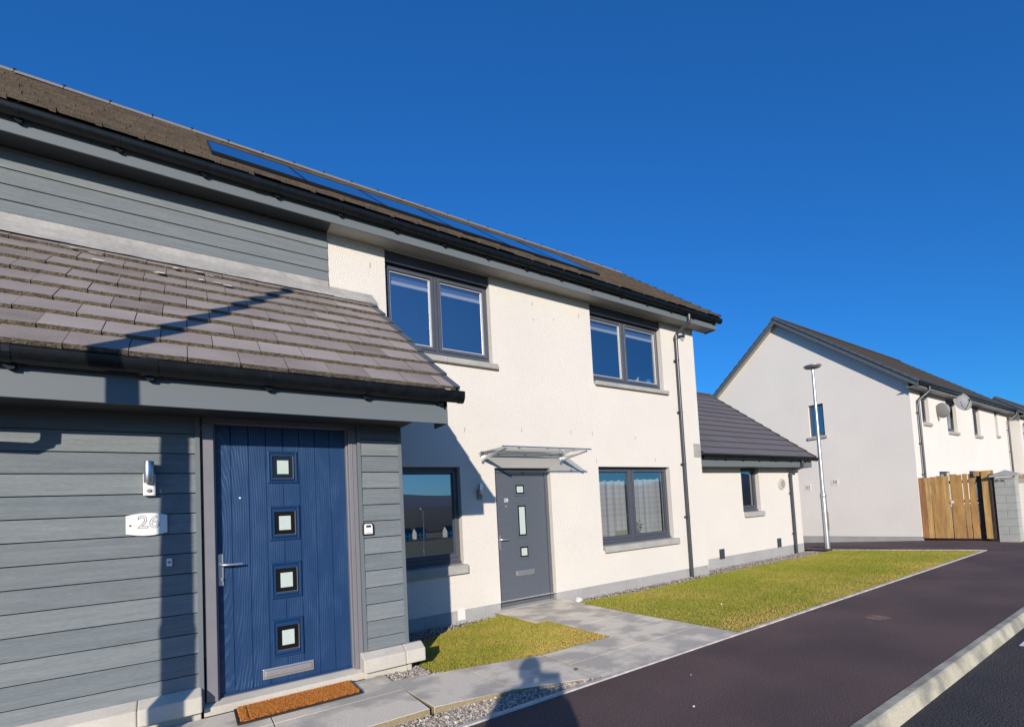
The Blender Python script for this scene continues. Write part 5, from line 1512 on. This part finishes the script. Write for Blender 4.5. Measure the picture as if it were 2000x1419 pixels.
def dish(x, y, z, r, tilt_dir, P, label):
    d = Vector(tilt_dir).normalized()
    u = d.orthogonal().normalized() if abs(d.z) > 0.9 else Vector((0, 0, 1)).cross(d).normalized()
    v_ = d.cross(u)
    mb = MB()
    K = 28
    c = Vector((x, y, z))
    vs = [c - d * 0.07 * r / 0.3]
    fs = []
    for j, q in enumerate((0.35, 0.7, 1.0)):
        for k in range(K):
            a = 2 * math.pi * k / K
            vs.append(c + (u * math.cos(a) * 0.93 + v_ * math.sin(a)) * r * q - d * 0.07 * r / 0.3 * (1 - q * q))
    for k in range(K):
        fs.append((0, 1 + k, 1 + (k + 1) % K))
        for j in range(2):
            fs.append((1 + j * K + k, 1 + (j + 1) * K + k, 1 + (j + 1) * K + (k + 1) % K, 1 + j * K + (k + 1) % K))
    mb.add(vs, fs)
    o = mb.build('satellite_dish', M['dish'], P, smooth=True, label=label)
    sm = o.modifiers.new('solid', 'SOLIDIFY'); sm.thickness = 0.012
    mb = MB()
    low = c - v_ * (-r * 0.95) * (1 if v_.z < 0 else -1)
    foc = c + d * r * 1.05 + Vector((0, 0, -0.10))
    mb.tube([low, foc], 0.012, 8); mb.tube([foc, foc - d * 0.09], 0.028, 10)
    mb.tube([c - d * 0.05, Vector((x + 0.12, y + 0.16, z - 0.02)), Vector((x + 0.14, FY, z - 0.04))], 0.018, 8)
    mb.build('dish_arm', M['pipe_grey'], o)
dish(20.35, FY - 0.20, 4.08, 0.26, (0.99, -0.25, 0.2), F1, 'satellite dish seen from behind at an angle')
dish(21.75, FY - 0.42, 4.46, 0.36, (-0.55, -0.80, 0.30), F1, 'large satellite dish facing the sun')
F2, zt2 = far_house('further white house of the same row beyond the block pier', 30.05, 44, -1.15, -0.2, 4.63, 0.75, math.radians(37.5),
    [(31.4, 32.0, 3.4, 4.5), (33.6, 35.0, 3.3, 4.5), (37.0, 38.2, 3.3, 4.5)])
pipe_far(30.45, -1.15, -1.53, zt2, -0.2, F2)
# number signs on the far gable
for (y_, z_, w_, s_, lab) in ((1.86, 1.845, 0.24, '30', 'small white number sign on the gable right of the lamp post'), (2.86, 1.72, 0.20, '32', 'small white number sign on the gable left of the lamp post')):
    sg = MB().box(FX - 0.012, FX - 0.001, y_ - w_ / 2, y_ + w_ / 2, z_ - 0.11, z_ + 0.11).build('number_sign', M['white_pl'], F1, label=lab)
    text_mesh('digits', s_, 0.17, M['ink'], sg, (FX - 0.013, y_, z_), (0, -1, 0), (0, 0, 1), depth=0.0006)
# slight crack seam and repair spot on the gable
MB().box(FX - 0.002, FX + 0.001, 0.985, 0.992, 0.1, 3.1).box(FX - 0.003, FX, 0.28, 0.32, 2.86, 2.90).build('movement_joint', M['render'], F1)

# ------------------------------------------------------------------ timber fence, pier and wall at the far right
FN = thing('timber_fence', 'screen of upright orange brown boards between the far gable and the block pier', 'fence', (18.09, -1.6, -0.2))
r = random.Random(12)
mats = [M['timber_c'], M['timber_b'], M['timber'], M['timber'], M['timber_b'], M['timber'], M['timber'], M['timber'], M['timber']]
ys = [-0.752, -0.912, -1.076, -1.232, -1.405, -1.58, -1.765, -1.91, -2.053, -2.226]
gaps = [0.004, 0.020, 0.004, 0.004, 0.028, 0.004, 0.020, 0.022, 0.004]
FXX = 18.08
for i in range(9):
    y1, y0 = ys[i], ys[i + 1] + gaps[i]
    zt = 1.772 + r.uniform(-0.02, 0.02) + 0.004 * i
    sk = r.uniform(-0.008, 0.008)
    MB().hexa([(FXX, y0, -0.125), (FXX, y1, -0.125), (FXX + .022, y1, -0.125), (FXX + .022, y0, -0.125), (FXX, y0 + sk, zt), (FXX, y1 + sk, zt + r.uniform(-.01, .01)), (FXX + .022, y1 + sk, zt), (FXX + .022, y0 + sk, zt)]).build('board', mats[i], FN, bevel=0.003, bseg=1)
for z in (0.22, 0.98, 1.57):
    MB().box(FXX + .023, FXX + .07, -2.62, -0.76, z - 0.045, z + 0.045).build('rail', M['timber_dark'], FN)
MB().box(FXX + .024, FXX + .12, -2.40, -2.24, -0.2, 1.76).build('post', M['timber_dark'], FN)
MB().box(17.98, 18.005, -2.59, -2.385, -0.12, 1.82).build('board', M['timber_b'], FN, bevel=0.003, bseg=1, label='pale board standing forward by the pier')
MB().box(17.94, 18.03, -2.685, -2.60, -0.12, 1.74).build('post', M['timber_dark'], FN)
MB().box(18.006, FXX - .001, -2.66, -2.20, 1.70, 1.84).build('cap_board', M['timber'], FN, bevel=0.003, bseg=1)
mb = MB(); mb.lathe([(0.001, 0), (0.045, 0), (0.045, 0.02), (0.001, 0.025)], 0, 0, 18)
mb.v = [(FXX - 0.002 - v[2], -1.60 + v[0], 0.97 + v[1]) for v in mb.v]
mb.build('latch', M['white_pl'], FN)

PR = thing('block_pier', 'grey concrete block pier with a pyramid cap beside the timber fence', 'pier', (18.1, -2.92, -0.2))
mb = MB(); zc = -0.21; row = 0
while zc < 1.58:
    zt_ = min(zc + 0.220, 1.61)
    if row % 2 == 0:
        mb.box(17.90, 18.30, -3.15, -2.692, zc + 0.005, zt_ - 0.005)
    else:
        mb.box(17.90, 18.30, -3.15, -2.926, zc + 0.005, zt_ - 0.005); mb.box(17.90, 18.30, -2.916, -2.692, zc + 0.005, zt_ - 0.005)
    zc += 0.220; row += 1
mb.build('blockwork', M['block'], PR, bevel=0.003, bseg=1)
MB().box(17.906, 18.294, -3.144, -2.698, -0.3, 1.60).build('mortar', M['mortar'], PR)
mb = MB()
mb.add([(17.82, -3.24, 1.63), (18.38, -3.24, 1.63), (18.38, -2.60, 1.63), (17.82, -2.60, 1.63), (17.82, -3.24, 1.685), (18.38, -3.24, 1.685), (18.38, -2.60, 1.685), (17.82, -2.60, 1.685), (18.1, -2.92, 1.82)], [(3, 2, 1, 0), (0, 1, 5, 4), (1, 2, 6, 5), (2, 3, 7, 6), (3, 0, 4, 7), (4, 5, 8), (5, 6, 8), (6, 7, 8), (7, 4, 8)])
mb.build('pier_cap', M['sill'], PR, bevel=0.004, bseg=1)
text_mesh('house_numbers', '30-36', 0.10, M['ink'], PR, (17.897, -2.81, 1.52), (0, -1, 0), (0, 0, 1), depth=0.001, bold=0.002)
GW = thing('garden_wall', 'white rendered garden wall with brick coping right of the block pier', 'wall', (19.5, -3.3, -0.2))
MB().box(18.31, 27, -3.34, -3.10, -0.3, 1.42).build('wall_body', M['render_far'], GW)
MB().box(18.305, 27, -3.38, -3.06, 1.42, 1.55).build('stone_coping', M['sill'], GW)
MB().box(18.50, 27, -3.32, -3.12, 1.55, 1.67).build('brick_coping', M['brick'], GW, bevel=0.006)

# ------------------------------------------------------------------ houses across the road (seen mirrored in the glass)
def plain_house(x, y, w, d, hw, label, ZB=-12.5):
    hw += ZB
    P = thing('house', label, 'house', (x, y, ZB), 'houses across the road')
    mb = MB()
    mb.box(x, x + w, y - d, y, ZB, hw)
    mb.prism([(y, hw), (y - d, hw), (y - d / 2, hw + d * 0.38)], x + 0.01, x + w - 0.01)
    mb.build('wall', M['render_far'], P)
    t_ = 0.76
    mb = MB()
    for s in (1, -1):
        ya = y - d / 2; yb = y + 0.4 if s > 0 else y - d - 0.4
        zr = hw + d * 0.38 + 0.1; za = hw - 0.3 * t_ + 0.1
        mb.hexa([(x - .3, yb, za - .08), (x + w + .3, yb, za - .08), (x + w + .3, ya, zr - .08), (x - .3, ya, zr - .08), (x - .3, yb, za), (x + w + .3, yb, za), (x + w + .3, ya, zr), (x - .3, ya, zr)])
    mb.build('roof', M['tile_ext'], P)
    for k in range(int(w // 2.4)):
        for z in (ZB + 0.8, ZB + 3.3):
            xx = x + 0.8 + k * 2.4
            f = MB().box(xx, xx + 1.2, y - 0.02, y + 0.03, z, z + 1.2).build('window', M['frame'], P)
            MB().box(xx + .07, xx + 1.13, y + 0.03, y + 0.036, z + .07, z + 1.13).build('pane', M['black_glass'], f)
for i, (x, y, w) in enumerate(((62, -330, 8), (78, -322, 7), (92, -336, 7), (108, -328, 7), (122, -340, 7), (140, -330, 8))):
    plain_house(x, y, w, 8, 4.9, ['white house across the road, first from the left', 'white house across the road, second from the left', 'white house across the road, third from the left', 'white house across the road, fourth from the left', 'white house across the road in the second row', 'white house across the road at the right end'][i])

# ------------------------------------------------------------------ the photographer, whose shadow lies on the path
def skin(name, verts, edges, radii, root, mat, sub=2):
    me = bpy.data.meshes.new(name)
    me.from_pydata(verts, edges, [])
    o = bpy.data.objects.new(name, me); C.objects.link(o)
    md = o.modifiers.new('skin', 'SKIN'); md.use_smooth_shade = True
    sv = me.skin_vertices[0].data
    for i, r_ in enumerate(radii):
        sv[i].radius = r_ if isinstance(r_, tuple) else (r_, r_)
        sv[i].use_root = (i == root)
    s = o.modifiers.new('sub', 'SUBSURF'); s.levels = sub; s.render_levels = sub
    dg = bpy.context.evaluated_depsgraph_get()
    ev = bpy.data.meshes.new_from_object(o.evaluated_get(dg))
    bpy.data.objects.remove(o)
    ev.materials.clear(); ev.materials.append(mat)
    for p in ev.polygons:
        p.use_smooth = True
    o = bpy.data.objects.new(name, ev); C.objects.link(o)
    return o
yaw = math.radians(38.6)
fwd = Vector((math.sin(yaw), math.cos(yaw), 0)); rgt = Vector((math.cos(yaw), -math.sin(yaw), 0))
ph_c = CP - CF * 0.025                       # phone body just behind the lens
base = Vector((CP.x, CP.y, 0)) - fwd * 0.44 - rgt * 0.125
def W(r_, f_, z_):
    return tuple(base + rgt * r_ + fwd * f_ + Vector((0, 0, z_)))
PN = thing('person', 'person in dark jacket and jeans holding a phone up to take the photograph', 'person', tuple(base))
hand_r = ph_c + rgt * 0.075 - CF * 0.012 - Vector((0, 0, 0.055))
wr = hand_r - fwd * 0.03 + rgt * 0.025 - Vector((0, 0, 0.075))
hand_l = ph_c - rgt * 0.085 - CF * 0.012 - Vector((0, 0, 0.055))
wl = hand_l - fwd * 0.04 - rgt * 0.02 - Vector((0, 0, 0.075))
V_ = [W(0, 0, 0.96), W(0, 0.0, 1.12), W(0, 0.01, 1.28), W(0, 0.0, 1.42), W(0, 0.0, 1.50), W(0, 0.02, 1.56),
      W(0.17, 0, 1.40), W(0.30, 0.10, 1.10), tuple(wr),
      W(-0.17, 0, 1.41), W(-0.25, 0.08, 1.14), tuple(wl),
      W(0.10, 0, 0.88), W(0.12, 0.02, 0.48), W(0.13, -0.02, 0.09), W(0.14, 0.13, 0.04),
      W(-0.10, 0, 0.88), W(-0.12, 0.02, 0.48), W(-0.13, -0.02, 0.09), W(-0.14, 0.13, 0.04)]
E_ = [(0, 1), (1, 2), (2, 3), (3, 4), (4, 5), (3, 6), (6, 7), (7, 8), (3, 9), (9, 10), (10, 11), (0, 12), (12, 13), (13, 14), (14, 15), (0, 16), (16, 17), (17, 18), (18, 19)]
R_ = [(0.15, 0.11), (0.145, 0.105), (0.16, 0.12), (0.145, 0.10), 0.068, 0.060, 0.068, 0.052, 0.030, 0.068, 0.050, 0.030, 0.085, 0.058, 0.042, 0.035, 0.085, 0.058, 0.042, 0.035]
body = skin('body', V_, E_, R_, 0, M['skin'])
body.parent = PN; body.matrix_parent_inverse = Matrix.Translation(-base)
# clothes: the same skeleton a little thicker
def sub_skin(name, idx, mat, grow, extra=None):
    mp_ = {k: i for i, k in enumerate(idx)}
    vs = [V_[k] for k in idx]
    es = [(mp_[a], mp_[b]) for a, b in E_ if a in mp_ and b in mp_]
    rs = [(tuple(q + grow for q in R_[k]) if isinstance(R_[k], tuple) else R_[k] + grow) for k in idx]
    o = skin(name, vs, es, rs, 0, mat)
    o.parent = PN; o.matrix_parent_inverse = Matrix.Translation(-base)
    return o
sub_skin('jacket', [0, 1, 2, 3, 4, 6, 7, 8, 9, 10, 11], M['jacket'], 0.022)
sub_skin('jeans', [0, 12, 13, 14, 16, 17, 18], M['jeans'], 0.013)
for s in (1, -1):
    o = skin('shoe', [W(0.13 * s, -0.06, 0.05), W(0.135 * s, 0.04, 0.05), W(0.14 * s, 0.17, 0.04)], [(0, 1), (1, 2)], [(0.045, 0.045), (0.05, 0.045), (0.04, 0.03)], 0, M['shoe'])
    o.parent = PN; o.matrix_parent_inverse = Matrix.Translation(-base)
# head
hc = Vector(W(0, 0.03, 1.635))
bm = bmesh.new()
bmesh.ops.create_uvsphere(bm, u_segments=32, v_segments=24, radius=1)
for v in bm.verts:
    x, y, z = v.co
    k = 1.0 - 0.22 * max(0, -z) * (1 if y > -0.3 else 0.4)
    sx, sy, sz = 0.082 * k, 0.098 * (k if y < 0 else k * 1.0), 0.118
    q = Vector((x * sx, y * sy, z * sz))
    # nose, eye sockets, mouth, chin
    if y > 0.6:
        q.y += 0.020 * math.exp(-((x / 0.16) ** 2 + ((z + 0.12) / 0.16) ** 2))
        for ex in (-0.42, 0.42):
            q.y -= 0.010 * math.exp(-(((x - ex) / 0.2) ** 2 + ((z - 0.05) / 0.12) ** 2))
        q.y += 0.006 * math.exp(-((x / 0.3) ** 2 + ((z + 0.48) / 0.07) ** 2))
        q.y += 0.008 * math.exp(-((x / 0.3) ** 2 + ((z + 0.80) / 0.12) ** 2))
    v.co = q
me = bpy.data.meshes.new('head'); bm.to_mesh(me); bm.free()
me.transform(Matrix(((rgt.x, fwd.x, 0, hc.x), (rgt.y, fwd.y, 0, hc.y), (0, 0, 1, hc.z), (0, 0, 0, 1))))
me.materials.append(M['skin'])
for p in me.polygons: p.use_smooth = True
head = bpy.data.objects.new('head', me); C.objects.link(head)
head.parent = PN; head.matrix_parent_inverse = Matrix.Translation(-base)
def HP(r_, f_, z_):
    return hc + rgt * r_ + fwd * f_ + Vector((0, 0, z_))
for s in (1, -1):
    c = HP(0.032 * s, 0.083, 0.006)
    MB().ball(tuple(c), (0.012, 0.012, 0.010), 14).build('eye', M['white_pl'], head, smooth=True)
    c2 = c + fwd * 0.009
    MB().ball(tuple(c2), (0.005, 0.005, 0.005), 10).build('iris', M['ink'], head, smooth=True)
    c = HP(0.080 * s, -0.005, -0.005)
    MB().ball(tuple(c), (0.012, 0.016, 0.030), 12).build('ear', M['skin'], head, smooth=True)
MB().tube([HP(-0.022, 0.094, -0.055), HP(0, 0.101, -0.056), HP(0.022, 0.094, -0.055)], [0.003, 0.006, 0.003], 8).build('mouth', M['timber_c'], head, smooth=True)
bm = bmesh.new(); bmesh.ops.create_uvsphere(bm, u_segments=28, v_segments=18, radius=1)
dead = [v for v in bm.verts if (v.co.z < -0.55) or (v.co.y > 0.35 and v.co.z < 0.42)]
bmesh.ops.delete(bm, geom=dead, context='VERTS')
for v in bm.verts:
    v.co = Vector((v.co.x * 0.100, v.co.y * 0.116 - 0.006, v.co.z * 0.128 + 0.004)) * random.uniform(0.985, 1.02)
me = bpy.data.meshes.new('hair'); bm.to_mesh(me); bm.free()
me.transform(Matrix(((rgt.x, fwd.x, 0, hc.x), (rgt.y, fwd.y, 0, hc.y), (0, 0, 1, hc.z), (0, 0, 0, 1))))
me.materials.append(M['hair'])
o = bpy.data.objects.new('hair', me); C.objects.link(o)
o.modifiers.new('solid', 'SOLIDIFY').thickness = 0.008
o.parent = PN; o.matrix_parent_inverse = Matrix.Translation(-base)
# hands holding the long ends of the phone
for s, hp, wp in ((1, hand_r, wr), (-1, hand_l, wl)):
    palm0 = wp; palm1 = hp - fwd * 0.012 + rgt * 0.012 * s
    vs = [tuple(palm0), tuple((palm0 + palm1) / 2), tuple(palm1)]
    es = [(0, 1), (1, 2)]; rs = [0.026, (0.034, 0.018), (0.036, 0.016)]
    for k in range(4):
        zo = 0.034 - 0.021 * k
        ln = (0.060, 0.068, 0.062, 0.048)[k]
        a = palm1 + Vector((0, 0, zo)) + rgt * 0.012 * s
        b = a + fwd * 0.026 + rgt * 0.006 * s
        c_ = b + fwd * 0.012 - rgt * ln * 0.35 * s
        d_ = c_ - rgt * ln * 0.35 * s
        i0 = len(vs)
        vs += [tuple(a), tuple(b), tuple(c_), tuple(d_)]
        es += [(2, i0), (i0, i0 + 1), (i0 + 1, i0 + 2), (i0 + 2, i0 + 3)]
        rs += [0.0095, 0.009, 0.0085, 0.0075]
    i0 = len(vs)
    t0 = (palm0 + palm1) / 2 - rgt * 0.02 * s - fwd * 0.008
    t1 = t0 - rgt * 0.022 * s + Vector((0, 0, 0.028)) - fwd * 0.006
    t2 = t1 - rgt * 0.006 * s + Vector((0, 0, 0.026))
    vs += [tuple(t0), tuple(t1), tuple(t2)]
    es += [(1, i0), (i0, i0 + 1), (i0 + 1, i0 + 2)]
    rs += [0.012, 0.0105, 0.009]
    o = skin('hand', vs, es, rs, 0, M['skin'], sub=1)
    o.parent = PN; o.matrix_parent_inverse = Matrix.Translation(-base)
# phone
PH = thing('phone', 'dark phone held sideways in both hands by the photographer', 'phone', tuple(ph_c))
mb = MB(); mb.box(-0.090, 0.098, -0.0055, 0.0045, -0.042, 0.066)
o = mb.build('case', M['black_pl'], None, bevel=0.004)
rot = Matrix(((CR.x, CF.x, CU.x, ph_c.x), (CR.y, CF.y, CU.y, ph_c.y), (CR.z, CF.z, CU.z, ph_c.z), (0, 0, 0, 1)))
o.data.transform(rot); o.parent = PH; o.matrix_parent_inverse = Matrix.Translation(-ph_c)
mb = MB(); mb.box(-0.084, 0.092, -0.0072, -0.0056, -0.037, 0.060)
o = mb.build('screen', M['black_glass'], None); o.data.transform(rot); o.parent = PH; o.matrix_parent_inverse = Matrix.Translation(-ph_c)
